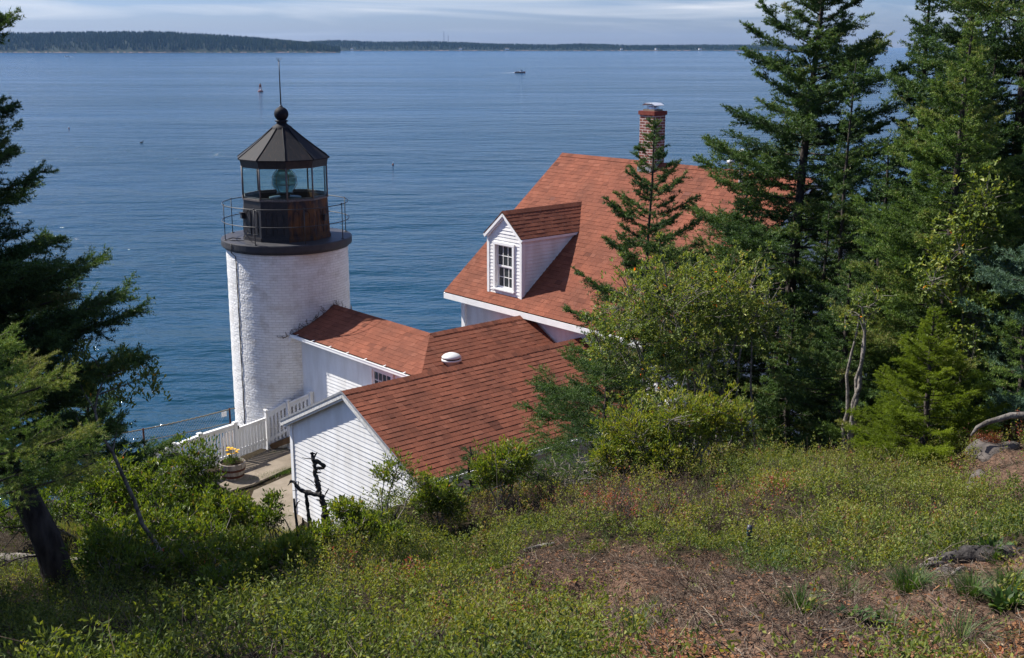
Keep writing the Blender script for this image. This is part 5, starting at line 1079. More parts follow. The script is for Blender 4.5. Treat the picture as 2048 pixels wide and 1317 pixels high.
# ---- broadleaf shrubs and small trees
def px_blob(px, py, dist, rx, rz, ry=None): return (at(px, py, dist), (rx, ry or rx, rz))
shrub('broadleaf_shrub', stand(1440, 15.2), [px_blob(1330, 600, 15.4, .95, .62), px_blob(1470, 590, 15.6, .75, .62), px_blob(1250, 650, 15.1, .62, .40), px_blob(1500, 640, 15.5, .6, .45), px_blob(1380, 680, 15.2, .8, .35), px_blob(1215, 700, 15.0, .38, .25), px_blob(1290, 740, 14.9, .5, .22), px_blob(1395, 750, 15.0, .6, .2), px_blob(1285, 785, 14.6, .42, .16)], 'large leafy shrub with many grey stems in front of the house', 'shrub', 201, 'shrub_leaf', stems=14, clusters=1650, per=10, leaf=(.060, .026), stem_r=.030, tmean=.55, spreadb=.38, hollow=.15)
shrub('bayberry_bush', stand(1350, 12.4), [px_blob(1260, 880, 12.3, .46, .36), px_blob(1370, 840, 12.4, .46, .30), px_blob(1450, 840, 12.6, .40, .28), px_blob(1215, 930, 12.0, .26, .30), px_blob(1330, 920, 12.1, .40, .25)], 'bright green bayberry bush at the foot of the leafy shrub', 'bush', 202, 'bayberry_leaf', stems=12, clusters=1900, per=8, leaf=(.056, .019), stem_r=.015, tmean=.68, m_up=.6, hollow=.25, spreadb=.3)
shrub('alder_tree', stand(1935, 15.0), [px_blob(1930, 480, 15.0, .42, .62), px_blob(1880, 560, 14.9, .38, .42), px_blob(1960, 620, 15.0, .5, .35), px_blob(1975, 420, 15.1, .35, .45), px_blob(1900, 690, 14.6, .45, .25)], 'thin alder with round yellow green leaves among the right-hand firs', 'tree', 203, 'shrub_leaf', stems=5, clusters=620, per=7, leaf=(.066, .046), stem_r=.024, tmean=.46, m_up=.1, hollow=.1, barename='trunk')
shrub('bare_shrub', stand(1705, 14.6), [px_blob(1715, 640, 14.6, .3, .25), px_blob(1740, 600, 14.6, .25, .2)], 'forked grey shrub stem with sparse leaves below the firs', 'shrub', 204, 'shrub_leaf', stems=3, clusters=60, per=6, leaf=(.05, .022), stem_r=.040, spreadb=.05)
shrub('bayberry_bush', stand(1015, 11.4), [px_blob(1010, 930, 11.5, .28, .20), px_blob(1045, 915, 11.6, .16, .14), px_blob(965, 950, 11.4, .14, .16)], 'rounded bayberry bush below the shed eave', 'bush', 205, 'bayberry_leaf', stems=6, clusters=430, per=8, leaf=(.056, .019), stem_r=.010, tmean=.6, m_up=.6, spreadb=.12)
shrub('bayberry_bush', stand(875, 11.0), [px_blob(875, 985, 11.0, .20, .14), px_blob(905, 1010, 11.0, .16, .14), px_blob(848, 1010, 10.9, .12, .12)], 'small bayberry bush at the shed corner', 'bush', 206, 'bayberry_leaf', stems=5, clusters=300, per=8, leaf=(.056, .019), stem_r=.010, tmean=.58, m_up=.6, spreadb=.08)
shrub('wispy_shrub', stand(762, 10.6), [px_blob(790, 940, 10.8, .20, .12), px_blob(835, 962, 10.9, .14, .09), px_blob(765, 955, 10.7, .12, .10), px_blob(770, 985, 10.6, .14, .08)], 'thin stemmed shrub with open crown in front of the white gable', 'shrub', 207, 'bayberry_leaf', stems=4, clusters=150, per=8, leaf=(.044, .015), stem_r=.013, tmean=.58, m_up=.6, spreadb=.04)
shrub('bayberry_bush', stand(705, 10.2), [px_blob(690, 1020, 10.3, .16, .08), px_blob(730, 1060, 10.1, .22, .14), px_blob(640, 1075, 10.0, .18, .12), px_blob(780, 1075, 10.0, .18, .10)], 'low bayberry bush beneath the white gable', 'bush', 208, 'bayberry_leaf', stems=9, clusters=520, per=8, leaf=(.056, .019), stem_r=.010, tmean=.56, m_up=.6, spreadb=.18)
shrub('juniper_bush', stand(1100, 11.8), [px_blob(1120, 945, 11.8, .45, .10), px_blob(1075, 945, 11.9, .22, .10)], 'low grey green juniper by the shed door', 'bush', 209, 'fir_needles', stems=7, clusters=700, per=14, leaf=(.022, .004), stem_r=.010, tmean=.5, spreadb=.15)
for i, (px, py, dd, bl, lb, cl_) in enumerate((
  (395, 965, 14.0, [(395, 915, 14.0, .26, .20), (360, 945, 13.9, .25, .16), (415, 975, 13.8, .18, .16), (395, 1000, 13.6, .35, .2)], 'tallest leafy bayberry bush before the picket fence', 640),
  (250, 980, 13.4, [(225, 960, 13.4, .35, .20), (290, 985, 13.2, .40, .24), (200, 1010, 13.1, .3, .2)], 'yellow green bayberry bush left of the fence end', 720),
  (465, 1010, 13.2, [(475, 1015, 13.3, .20, .08), (440, 1025, 13.1, .30, .15), (500, 1035, 13.1, .18, .10)], 'bayberry bush covering the base of the planter', 480),
  (550, 1040, 13.0, [(548, 1005, 13.1, .12, .08), (535, 1040, 12.9, .16, .08)], 'small open bayberry bush on the path by the shed', 170),
  (330, 1070, 12.2, [(300, 1060, 12.2, .40, .18), (390, 1075, 12.0, .40, .18), (220, 1075, 12.0, .35, .18)], 'shadowy bayberry bush behind the curved sapling stem', 620),
  (500, 1090, 11.0, [(480, 1095, 11.2, .30, .10), (600, 1110, 10.4, .18, .09)], 'low bayberry bush below the dead snag', 220),
  (110, 1040, 14.5, [(90, 1010, 14.5, .45, .22), (30, 1030, 14.5, .4, .2)], 'dark bayberry bush behind the leaning spruce trunk', 420),
  (430, 1130, 10.6, [(400, 1125, 10.8, .34, .14), (340, 1130, 11.0, .3, .16)], 'bayberry bush in the hollow right of the curved sapling foot', 300),
  (585, 1120, 9.6, [(590, 1110, 9.7, .22, .12), (540, 1130, 9.8, .24, .14)], 'knee high bayberry bush at the foot of the dead snag', 360),
  (330, 1030, 13.6, [(330, 1020, 13.6, .40, .26), (400, 1040, 13.2, .34, .22)], 'yellow tipped bayberry bush in the middle of the left thicket', 620),
  (520, 1070, 12.2, [(480, 1095, 12.3, .22, .10), (550, 1110, 12.0, .16, .08)], 'bayberry bush at the edge of the dry grass by the path', 200),
  (300, 1100, 11.8, [(300, 1090, 11.9, .34, .18), (220, 1100, 11.9, .30, .18)], 'bayberry bush low behind the curved sapling', 460),
  (520, 1150, 9.9, [(520, 1150, 10.0, .30, .11), (440, 1170, 9.6, .26, .10)], 'bayberry bush fringing the near mound', 240),
  (230, 1130, 10.8, [(230, 1115, 10.9, .36, .18), (290, 1140, 10.5, .26, .14)], 'bayberry bush between the leaning trunk and the curved sapling', 480))):
    shrub('bayberry_bush', stand(px, dd), [px_blob(q[0], q[1], q[2], q[3]*1.12, q[4]*1.2) for q in bl], lb, 'bush', 220+i, 'bayberry_leaf', stems=8, clusters=int(cl_*.62), per=9, leaf=(.066, .023), stem_r=.013, tmean=.36+.09*(i % 3), m_up=.6, spreadb=.22, group='bayberry bushes on the slope left of the shed')
# curved sapling with a leafy head in front of the left spruce
gs = gpt(352, 1168); ds = math.hypot(gs[0], gs[1]); e = empty('curved_sapling', gs, 0, 'slim curved sapling with pale stem and leafy head over the sea', 'tree'); T_ = Tubes()
stp = [(352, 1170), (330, 1120), (310, 1085), (285, 1050), (268, 1000), (245, 950), (225, 905), (200, 868), (190, 822), (195, 790), (210, 755)]
sp_ = [at(x, y, ds) for x, y in stp]; T_.add(sp_, np.linspace(.026, .008, len(sp_)), 7)
for a, q in (((225, 905), [(232, 870), (238, 830)]), ((200, 868), [(160, 850), (145, 820)]), ((190, 822), [(165, 780), (150, 740), (160, 700)]), ((195, 790), [(250, 770), (300, 750)]), ((210, 755), [(190, 720), (155, 695)]), ((210, 755), [(260, 735), (300, 715)])):
    T_.add([at(*a, ds)]+[at(x, y, ds+.1*(j+1)) for j, (x, y) in enumerate(q)], np.linspace(.009, .004, len(q)+1), 5)
T_.build('stem', 'bark_grey', e, gs)
rg = np.random.default_rng(31); C_ = []; 
for x, y, r, n in ((165, 705, .10, 16), (200, 740, .16, 34), (265, 735, .16, 34), (290, 760, .14, 26), (230, 775, .16, 30), (160, 775, .12, 18), (310, 790, .07, 8), (245, 810, .09, 10), (140, 730, .08, 10)):
    C_.append(at(x, y, ds+.1)+rg.normal(0, r*.55, (n, 3)))
C_ = np.concatenate(C_); tri, i = leaves_at(C_, np.tile([[0, 0, 1.]], (len(C_), 1)), 6, .060, .024, rg, .35); tt = np.clip(rg.normal(.52, .2, len(i)), 0, .95); tri_mesh('foliage', tri, 'shrub_leaf', np.r_[tt, tt], e, gs)

# ---- dead snag in front of the gable
gs = stand(655, 10.6); e = empty('dead_snag', gs, 0, 'black forked dead snag standing against the white gable', 'dead tree'); T_ = Tubes(); dq = 10.6
S = lambda *p: [at(x, y, dq+.02*j) for j, (x, y) in enumerate(p)]
def mk(pts_, r0, r1):
    q = np.array(pts_); rg = np.random.default_rng(int(1e4*r0)+len(q)); n = max(4, int(np.linalg.norm(np.diff(q, axis=0), axis=1).sum()/.022)); s = np.linspace(0, 1, n); k = np.linspace(0, 1, len(q)); q = np.array([np.interp(s, k, q[:, j]) for j in range(3)]).T; q[1:-1] += rg.normal(0, r0*.16, (n-2, 3))
    T_.add(q, np.interp(s, [0, 1], [r0, r1])*rg.uniform(.78, 1.22, n), 9)
    for j in range(1, n-1, 4): T_.add([q[j], q[j]+unit(rg.normal(size=3))*r0*rg.uniform(1.2, 2.6)], [r0*.35, r0*.1], 4)
mk(S((660, 1110), (653, 1060), (650, 1020), (645, 1000), (638, 985), (634, 960), (629, 940), (627, 920), (623, 905)), .037, .014)
mk(S((640, 990), (625, 988), (610, 985), (598, 978), (588, 966), (580, 962)), .026, .015)
mk(S((628, 922), (637, 924), (646, 930), (649, 934), (645, 936), (636, 937), (630, 938)), .019, .014)
mk(S((612, 986), (614, 1005), (617, 1030), (622, 1062)), .015, .022)
mk(S((650, 990), (655, 982), (657, 977)), .007, .004); mk(S((624, 918), (612, 918), (604, 915)), .005, .002); mk(S((628, 967), (618, 959), (611, 957)), .004, .002); mk(S((598, 980), (590, 981), (585, 982)), .004, .002)
T_.build('trunk', 'dead_wood', e, gs)
for pts_, r0, r1, lb in ((((597, 1075), (594, 1050), (590, 1020), (588, 998)), .016, .010, 'thin charred stick leaning beside the shed corner board'), (((717, 1050), (717, 1020), (721, 993)), .010, .005, 'short thin dead stick among the bushes under the gable'), (((780, 1080), (768, 1058), (763, 1045)), .018, .012, 'short stout dead stub low in front of the gable'), (((797, 1070), (795, 1050), (790, 1030), (786, 1030)), .012, .010, 'forked dead stub nearest the shed right corner')):
    q = [at(x, y, 10.5) for x, y in pts_]; T2 = Tubes(); T2.add(q, np.linspace(r0, r1, len(q)), 7); T2.add([q[-2], q[-2]+(q[-1]-q[-2])*.4+np.array([.03, 0, .03]), q[-2]+np.array([.05, 0, .09])], [r1*.8, r1*.6, r1*.4], 5)
    o = T2.build('dead_stick', 'dead_wood', None, q[0]); o.location = [float(c) for c in q[0]]; tag(o, lb, 'dead wood', 'dead sticks in front of the shed')
# ---- logs, stump, rocks, post
def log(pts_, rr, m, label, name='fallen_log', cat='log', seed=1, lift=.6):
    q = []
    for (x, y), r in zip(pts_, rr): g = gpt(x, y); q.append(np.array([g[0], g[1], g[2]+r*lift]))
    q = np.array(q); s = np.linspace(0, 1, 14); k = np.linspace(0, 1, len(q)); qq = np.c_[[np.interp(s, k, q[:, j]) for j in range(3)]].T; r_ = np.interp(s, k, rr)*np.random.default_rng(seed).uniform(.9, 1.1, 14)
    b = B(); b.tube(qq, r_, 10); o = b.build(name, [m], None, q[0]); o.location = [float(c) for c in q[0]]; tag(o, label, cat); return o
log([(-60, 1128), (80, 1132), (220, 1142), (355, 1150)], [.085, .085, .08, .07], 'bark_grey', 'weathered fallen log behind the leaning trunk')
sd = 12.3; q = np.array([at(x, y, sd+k*.05) for k, (x, y) in enumerate([(1942, 872), (1955, 855), (1975, 845), (2000, 838), (2020, 832), (2050, 831), (2100, 835)])]); b = B(); b.tube(q, [.012, .022, .027, .030, .034, .038, .04], 10); o = b.build('bleached_branch', ['dead_wood_pale'], None, q[0]); o.location = [float(c) for c in q[0]]; tag(o, 'bleached curved driftwood branch at the right edge', 'branch')
log([(1050, 1106), (1080, 1098), (1108, 1092)], [.016, .020, .017], 'dead_wood_pale', 'short grey stick lying at the edge of bare ground', 'grey_stick', 'branch', 4, 1.0)
def rockmesh(name, c, sz, seed, label, m='rock', cat='rock', rz=0, up=1.0, col=None):
    import bmesh
    bm = bmesh.new(); bmesh.ops.create_icosphere(bm, subdivisions=4, radius=1); rg = np.random.default_rng(seed); K = [(rg.normal(0, 1.6, 3), rg.uniform(0, 6.3), a) for a in (.22, .16, .12)]+[(rg.normal(0, 4.5, 3), rg.uniform(0, 6.3), a) for a in (.05, .04, .03)]
    PL = [(unit(rg.normal(size=3)), rg.uniform(.62, .95)) for _ in range(16)]
    for v in bm.verts:
        p = np.array(v.co); d = min([1.0]+[h_/max(1e-3, n_@p) for n_, h_ in PL if n_@p > .3]); d = d+.35*sum(a*math.sin(k@p+ph) for k, ph, a in K); v.co = Vector((p[0]*d*sz[0], p[1]*d*sz[1], p[2]*d*sz[2]))
    me = bpy.data.meshes.new(name); bm.to_mesh(me); bm.free(); me.materials.append(MATS[m]); me.polygons.foreach_set('use_smooth', [True]*len(me.polygons))
    o = link(name, me, None, c); o.rotation_euler = (0, 0, rz); tag(o, label, cat); return o
g = gpt(1985, 905); rockmesh('rock', g+np.array([.1, .1, -.08]), (.34, .30, .17), 3, 'largest grey ledge rock beside the bare dirt', rz=.4)
g = gpt(1916, 905); rockmesh('rock', g+np.array([0, 0, .06]), (.11, .09, .11), 4, 'small grey rock at the edge of red leaves')
g = gpt(1952, 965); rockmesh('rock', g, (.09, .30, .07), 6, 'low narrow rock rim along the bare dirt', rz=-.5)
g = gpt(1900, 1150); rockmesh('stone', g+np.array([0, 0, .0]), (.07, .05, .035), 8, 'small pinkish stone below the weathered stump', cat='stone')
# weathered stump with roots
g = gpt(1945, 1118); e = empty('tree_stump', g, 0, 'weathered grey stump with spreading roots in the bare soil', 'stump'); T_ = Tubes(); b = B()
sd = math.hypot(*gpt(1940, 1122)[:2]); rr = np.array([.006, .016, .034, .052, .060, .058, .04]); ox = [(1805, 1149), (1850, 1128), (1890, 1110), (1935, 1097), (1990, 1092), (2048, 1098), (2110, 1112)]
top = np.array([at(x, y+r_*335, sd) for (x, y), r_ in zip(ox, rr)]); s = np.linspace(0, 1, 30); k = np.linspace(0, 1, 7); q = np.array([np.interp(s, k, top[:, j]) for j in range(3)]).T; q[1:-1] += np.random.default_rng(6).normal(0, .006, (28, 3)); r_ = np.interp(s, k, rr)*np.random.default_rng(5).uniform(.88, 1.12, 30); b.tube(q, r_, 14)
b.build('wood', ['dead_wood'], e, g)
for j, (a_, c_) in enumerate((((1900, 1125), (1815, 1148)), ((1915, 1130), (1850, 1160)), ((1940, 1135), (1890, 1163)), ((1890, 1118), (1830, 1138)))):
    p0, p1 = at(*a_, sd-.02), gpt(*c_); m_ = (p0+p1)/2+np.array([0, 0, .02]); b = B(); b.tube([p0, m_, p1], [.018, .012, .004], 8); b.build('root', ['bark_grey'], e, g)
g = gpt(1496, 1112); b = B(); b.tube([g-np.array([0, 0, .1]), g+np.array([0, 0, .21]), g+np.array([0.003, 0, .235])], .018, 10); o = b.build('green_stake', ['boat_dark'], None, g); o.location = [float(c) for c in g]; tag(o, 'short stake wound with green wire standing in the heath', 'stake')
b = B(); b.tube([np.array([.0195*math.cos(a), .0195*math.sin(a), .02+.20*a/44]) for a in np.linspace(0, 44, 90)], .0035, 4); b.build('wire', ['green_wire'], o)

# ================================================================ GROUND COVER (uncountable heath, twigs, chips)
def scatter(n, region, seed, keep):
    """random plan points on the hillside, kept by their place"""
    rg = np.random.default_rng(seed); Y = rg.uniform(region[2], region[3], n)**1.0; X = rg.uniform(region[0], region[1], n); P = np.c_[X, Y, height(X, Y)]; px, py, d = proj(P)
    ok = (px > -260) & (px < 3000) & (py < 1420) & (d > 1); P = P[ok]; px, py = px[ok], py[ok]; bare, ch = masks(P); k = keep(P, px, py, bare, ch, rg); return P[k], px[k], py[k]
def patch(P, s, ph): return .5+.5*np.clip(_nz(P[:, 0]*s+ph, P[:, 1]*s-ph)/2.2, -1, 1)
def clumps(P, seed, spacing=.34):
    """low domes of one plant each: height factor and colour shift of the clump a sprig belongs to"""
    rg = np.random.default_rng(seed); lo, hi = P.min(0)[:2], P.max(0)[:2]; nc = int((hi[0]-lo[0])*(hi[1]-lo[1])/spacing**2); C_ = rg.uniform(lo, hi, (nc, 2)); r_ = spacing*rg.uniform(.55, 1.25, nc); hc = rg.uniform(.35, 1.35, nc)*r_/spacing; kind = rg.random(nc)
    dt = np.where(kind < .06, .24, np.where(kind < .26, -.20, np.where(kind < .40, .12, rg.normal(0, .07, nc)))); H = np.empty(len(P)); T = np.empty(len(P))
    for a in range(0, len(P), 4000):
        d = np.sqrt(((P[a:a+4000, None, :2]-C_[None])**2).sum(2))/r_[None]; j = np.argmin(d, 1); dd = d[np.arange(len(j)), j]; H[a:a+4000] = hc[j]*np.sqrt(np.clip(1-dd**2, .03, 1)); T[a:a+4000] = dt[j]
    return H, T
def heath(name, P, px, py, seed, nl, h, ll, lw, tm, m='heath_leaf', ts=.12, lean=.35, HC=None):
    rg = np.random.default_rng(seed); n = len(P); cl_ = patch(P, 1.35, seed)*.6+patch(P, 3.1, seed+2)*.5; H = h*rg.uniform(.45, 1.2, n)*(.22+1.6*cl_**1.2); H = H if HC is None else h*HC*rg.uniform(.8, 1.1, n)+.03; ax = unit(np.c_[rg.normal(0, lean, (n, 2)), np.ones(n)]); i = np.repeat(np.arange(n), nl); k = len(i); f = rg.uniform(.12, 1.0, k)**.7
    c = P[i]+ax[i]*(H[i]*f)[:, None]+rg.normal(0, .014, (k, 3)); r = unit(rg.normal(size=(k, 3))); a = unit(ax[i]*.5+r*.85+np.array([0, 0, .15])); l = (ll*rg.uniform(.6, 1.2, k))[:, None]; s = unit(np.cross(a, rg.normal(size=(k, 3)))); nn = np.cross(s, a); w_ = lw*rg.uniform(.7, 1.2, k)[:, None]
    mid = c+a*l*.5; tri = np.concatenate([np.stack([c, c+a*l, mid-s*w_/2+nn*w_*.2], 1), np.stack([c, mid+s*w_/2+nn*w_*.2, c+a*l], 1)]); t = np.clip(tm[i]+rg.normal(0, ts, k), 0, 1); t = np.r_[t, t]
    o = tri_mesh(name, tri, m, t); tag(o, kind='stuff'); return o
HOLLOW = [(-300, 990), (560, 1040), (690, 1075), (660, 1120), (560, 1150), (470, 1190), (420, 1215), (350, 1170), (150, 1150), (-300, 1160)]
hd = lambda P: np.hypot(P[:, 0], P[:, 1])
heath_region = (-9, 13, 2.6, 14.5)
P, px, py = scatter(257000, heath_region, 41, lambda P, px, py, b_, c_, rg: (~b_ | (rg.random(len(P)) < .008)) & ~c_ & (hd(P) < 14.2) & (~inpoly(px+20*_nz(P[:, 0]*1.5, P[:, 1]*1.5), py, HOLLOW) | (rg.random(len(P)) < .10)) & (rg.random(len(P)) < np.clip(.34-.010*hd(P)+.25*(patch(P, 1.35, 51)-.5), .05, 1)))
tw = np.where(inpoly(px+30*_nz(P[:, 0]*1.2, P[:, 1]*1.2), py, TWIGZ), 1., 0.)
tm = .41+.38*(patch(P, .55, 1.)-.5)+.20*(patch(P, 1.9, 9.)-.5)+.16*np.clip((px-700)/1300, -.1, .5)+.08*np.clip((1000-py)/150, 0, 1)
tm = tm+np.where(patch(P, 1.7, 5.) > .82, .18, 0)+np.where(np.random.default_rng(3).random(len(P)) < .035, .25, 0)-np.where(px < 650, .06, 0)
tm = tm+.20*tw
ok = np.random.default_rng(9).random(len(P)) > tw*.62
HC, TC = clumps(P, 77); heath('heath_shrubs', P[ok], px[ok], py[ok], 51, 15, .27, .026, .0125, np.clip(tm+TC, .04, .97)[ok], HC=HC[ok])
# taller huckleberry clumps, dark evergreen mats and grass growing through the heath
P, px, py = scatter(110000, heath_region, 48, lambda P, px, py, b_, c_, rg: ~b_ & ~c_ & (patch(P, 2.3, 21.) > .66) & (hd(P) < 13) & (hd(P) > 5.8) & ~inpoly(px, py, HOLLOW) & (rg.random(len(P)) < .30)); heath('huckleberry_clumps', P, px, py, 55, 16, .24, .030, .014, .40+.18*(patch(P, .7, 3.)-.5)+.1, 'heath_leaf', .10, .45)
P, px, py = scatter(110000, heath_region, 49, lambda P, px, py, b_, c_, rg: ~b_ & ~c_ & (patch(P, 1.2, 31.) > .70) & (hd(P) < 13) & (rg.random(len(P)) < .35)); heath('crowberry_mats', P, px, py, 56, 26, .10, .016, .005, np.full(len(P), .42), 'fir_needles', .14, .6)
def blades(name, P, seed, h, wd, tmn):
    rg = np.random.default_rng(seed); n = len(P); H = h*rg.uniform(.4, 1.3, n); az = rg.uniform(0, 6.28, n); s = np.c_[np.cos(az), np.sin(az), np.zeros(n)]*wd; ln_ = np.c_[rg.normal(0, .30, (n, 2))*H[:, None], H]; m_ = P+ln_*np.array([.35, .35, .62]); tp = P+ln_
    return tag(tri_mesh(name, np.concatenate([np.stack([P-s, P+s, m_+s*.7], 1), np.stack([P-s, m_+s*.7, m_-s*.7], 1), np.stack([m_-s*.7, m_+s*.7, tp], 1)]), 'grass_blade', np.tile(np.clip(rg.normal(tmn, .25, n), 0, 1), 3)), kind='stuff')
P, px, py = scatter(110000, heath_region, 50, lambda P, px, py, b_, c_, rg: ~c_ & ~b_ & (patch(P, 1.0, 41.) > .55) & (hd(P) < 13) & (rg.random(len(P)) < .16)); blades('wild_grass', P, 57, .22, .0022, .72)
# bright feathery sprigs in the hollow and round the bare ground
ZB = [(1180, 1060), (1330, 1085), (1480, 1075), (1640, 1030), (1800, 1060), (1980, 1040), (2060, 1060), (2060, 1110), (1850, 1110), (1760, 1150), (1560, 1170), (1380, 1110), (1200, 1100)]
P, px, py = scatter(120000, heath_region, 42, lambda P, px, py, b_, c_, rg: inpoly(px+25*_nz(P[:, 0]*2, P[:, 1]*2), py, ZB) & (rg.random(len(P)) < .35))
heath('fern_sprigs', P, px, py, 52, 26, .15, .022, .0045, np.full(len(P), .55), 'grass_blade', .12, .5)
def litter(name, P, seed, ln, wd, m, tmn, tsd, up=.0, curl=.3, seg=3):
    """thin crooked twigs lying or standing in the heath"""
    rg = np.random.default_rng(seed); n = len(P); az = rg.uniform(0, 6.283, n); el = np.abs(rg.normal(up, .25, n)); d = np.c_[np.cos(az)*np.cos(el), np.sin(az)*np.cos(el), np.sin(el)]; L_ = (ln*rg.uniform(.3, 1.3, n)); c = P+np.array([0, 0, .008]); tris = []; tts = []; t0 = np.clip(rg.normal(tmn, tsd, n), 0, 1)
    for k in range(seg):
        e_ = c+d*(L_/seg)[:, None]; s = unit(np.cross(d, rg.normal(size=(n, 3))*.4+np.array([0, 0, 1.])))*(wd*(1-k/seg*.6))/2; s2 = s*.7
        tris += [np.stack([c-s, c+s, e_+s2], 1), np.stack([c-s, e_+s2, e_-s2], 1)]
        q = np.cross(s, d); tris += [np.stack([c-q, c+q, e_+q*.7], 1)]; tts += [t0]*3; c = e_; d = unit(d+rg.normal(0, curl, (n, 3)))
    return tag(tri_mesh(name, np.concatenate(tris), m, np.concatenate(tts)), kind='stuff')
P, px, py = scatter(490000, heath_region, 43, lambda P, px, py, b_, c_, rg: (b_ | inpoly(px+30*_nz(P[:, 0]*1.2, P[:, 1]*1.2), py, TWIGZ)) & (rg.random(len(P)) < .60*np.clip(9/hd(P), .4, 1.5)))
bare_ = masks(P)[0]; litter('twig_litter', P[bare_], 61, .11, .0042, 'dry_twigs', .40, .26, .03)
litter('long_twigs', P[bare_][::20], 66, .24, .0055, 'dry_twigs', .45, .22, .03, .35, 5)
litter('dry_stems', P[~bare_], 62, .20, .0040, 'dry_twigs', .50, .2, .6)
P, px, py = scatter(120000, heath_region, 44, lambda P, px, py, b_, c_, rg: ~b_ & (rg.random(len(P)) < .10+.5*(patch(P, 1.1, 7) > .52))); litter('heath_stems', P, 63, .26, .0040, 'dry_twigs', .56, .22, .8)
P, px, py = scatter(500000, (-3, 6, 2.6, 9), 45, lambda P, px, py, b_, c_, rg: (c_ & (rg.random(len(P)) < .95)) | (b_ & (rg.random(len(P)) < .035)))
rg = np.random.default_rng(64); n = len(P); az = rg.uniform(0, 6.28, n); d = unit(np.c_[np.cos(az), np.sin(az), rg.normal(0, .25, n)]); s = unit(np.cross(d, np.c_[rg.normal(0, .35, (n, 2)), np.ones(n)])); l = (.010*rg.lognormal(0, .45, n))[:, None]; w_ = (.0038*rg.lognormal(0, .4, n))[:, None]; c = P+np.array([0, 0, .008])+np.c_[np.zeros((n, 2)), rg.uniform(0, .01, n)]
t = np.clip(rg.normal(.5, .24, n), 0, 1); tri = np.concatenate([np.stack([c-d*l-s*w_, c+d*l-s*w_, c+d*l*.8+s*w_], 1), np.stack([c-d*l-s*w_, c+d*l*.8+s*w_, c-d*l*.9+s*w_], 1)]); tag(tri_mesh('wood_chips', tri, 'chip_wood', np.r_[t, t]), kind='stuff')
# red huckleberry patch by the rocks
P, px, py = scatter(60000, (4, 9, 9, 14.5), 46, lambda P, px, py, b_, c_, rg: inpoly(px, py, [(1880, 895), (1920, 868), (2000, 850), (2060, 850), (2060, 880), (1960, 900)]) & (rg.random(len(P)) < .5)); heath('red_groundcover', P, px, py, 53, 14, .13, .026, .012, np.full(len(P), .4), 'red_leaf', .2)
# sprouts on the bare ground
P, px, py = scatter(60000, heath_region, 47, lambda P, px, py, b_, c_, rg: b_ & ~c_ & (patch(P, 1.5, 4.) > .66) & (rg.random(len(P)) < .10)); heath('seedlings', P, px, py, 54, 10, .09, .024, .010, np.full(len(P), .38), 'heath_leaf', .12)
# grass tufts and broad-leaved weeds, each its own plant
def tuft(px, py, n, h, spread, label, seed, wd=.0020, m='grass_blade', tmn=.5, name='grass_tuft', cat='grass', group='grass tufts on the bare ground'):
    g = gpt(px, py); rg = np.random.default_rng(seed); az = rg.uniform(0, 6.28, n); r0 = rg.uniform(0, spread*.45, n)**1; c = np.c_[np.cos(az)*r0, np.sin(az)*r0, np.zeros(n)-.01]; out = rg.uniform(.1, .8, n); H = h*rg.uniform(.5, 1.15, n); az2 = az+rg.normal(0, .5, n); od = np.c_[np.cos(az2), np.sin(az2), np.zeros(n)]; up = np.array([0, 0, 1.]); tris = []; tts = []; t0 = np.clip(rg.normal(tmn, .2, n), 0, 1)
    s = np.c_[-np.sin(az2), np.cos(az2), np.zeros(n)]*(wd*rg.uniform(.6, 1.2, n))[:, None]; pts_ = [c+od*(spread*out*f**1.6)[:, None]+up*(H*(f-.45*out*f**3))[:, None] for f in (0, .35, .7, 1)]
    for k in range(3):
        a, e_ = s*(1, .85, .55)[k], s*(.85, .55, .05)[k]; tris += [np.stack([pts_[k]-a, pts_[k]+a, pts_[k+1]+e_], 1), np.stack([pts_[k]-a, pts_[k+1]+e_, pts_[k+1]-e_], 1)]; tts += [t0]*2
    o = tri_mesh(name, np.concatenate(tris), m, np.concatenate(tts)); o.location = [float(v) for v in g]; tag(o, label, cat, group); return o
for k, a in enumerate(((1822, 1180, 340, .13, .16, 'dense round grass tuft just below the stump roots'), (1600, 1222, 150, .12, .16, 'grass tuft on bare soil in the middle of the frame'), (1695, 1200, 110, .13, .20, 'loose grass tuft left of the round tuft'), (1945, 1192, 220, .11, .15, 'grass tuft below the stump'), (2025, 1185, 240, .12, .18, 'grass tuft nearest the right edge below the stump'), (1270, 1275, 120, .15, .14, 'grass tuft beside the orange wood chips at the bottom'), (1780, 1270, 90, .12, .26, 'sprawling grass clump on the wood chips'), (1920, 1290, 110, .13, .28, 'sprawling grass clump low at the right on the wood chips'), (1305, 1215, 60, .09, .10, 'small dark grass tuft in the twig litter'), (1990, 1125, 70, .11, .10, 'leafy green tuft growing on the stump'))):
    tuft(a[0], a[1], int(a[2]*1.5), *a[3:], 300+k)
for k, (px, py, lb, n, h) in enumerate(((1700, 1236, 'pale green broad leaved weed on the bare soil', 26, .06), (1740, 1240, 'smaller broad leaved weed right of the pale weed', 16, .05), (2010, 1222, 'lush broad leaved plant at the right edge', 70, .11), (1560, 1150, 'dark broad leaved seedling below the green stake', 24, .06), (1990, 1108, 'broad leaved plant on top of the stump', 40, .09))):
    tuft(px, py, n, h, .12, lb, 340+k, .020, 'grass_blade', .42, 'broadleaf_weed', 'weed', 'broad leaved weeds on the bare ground')
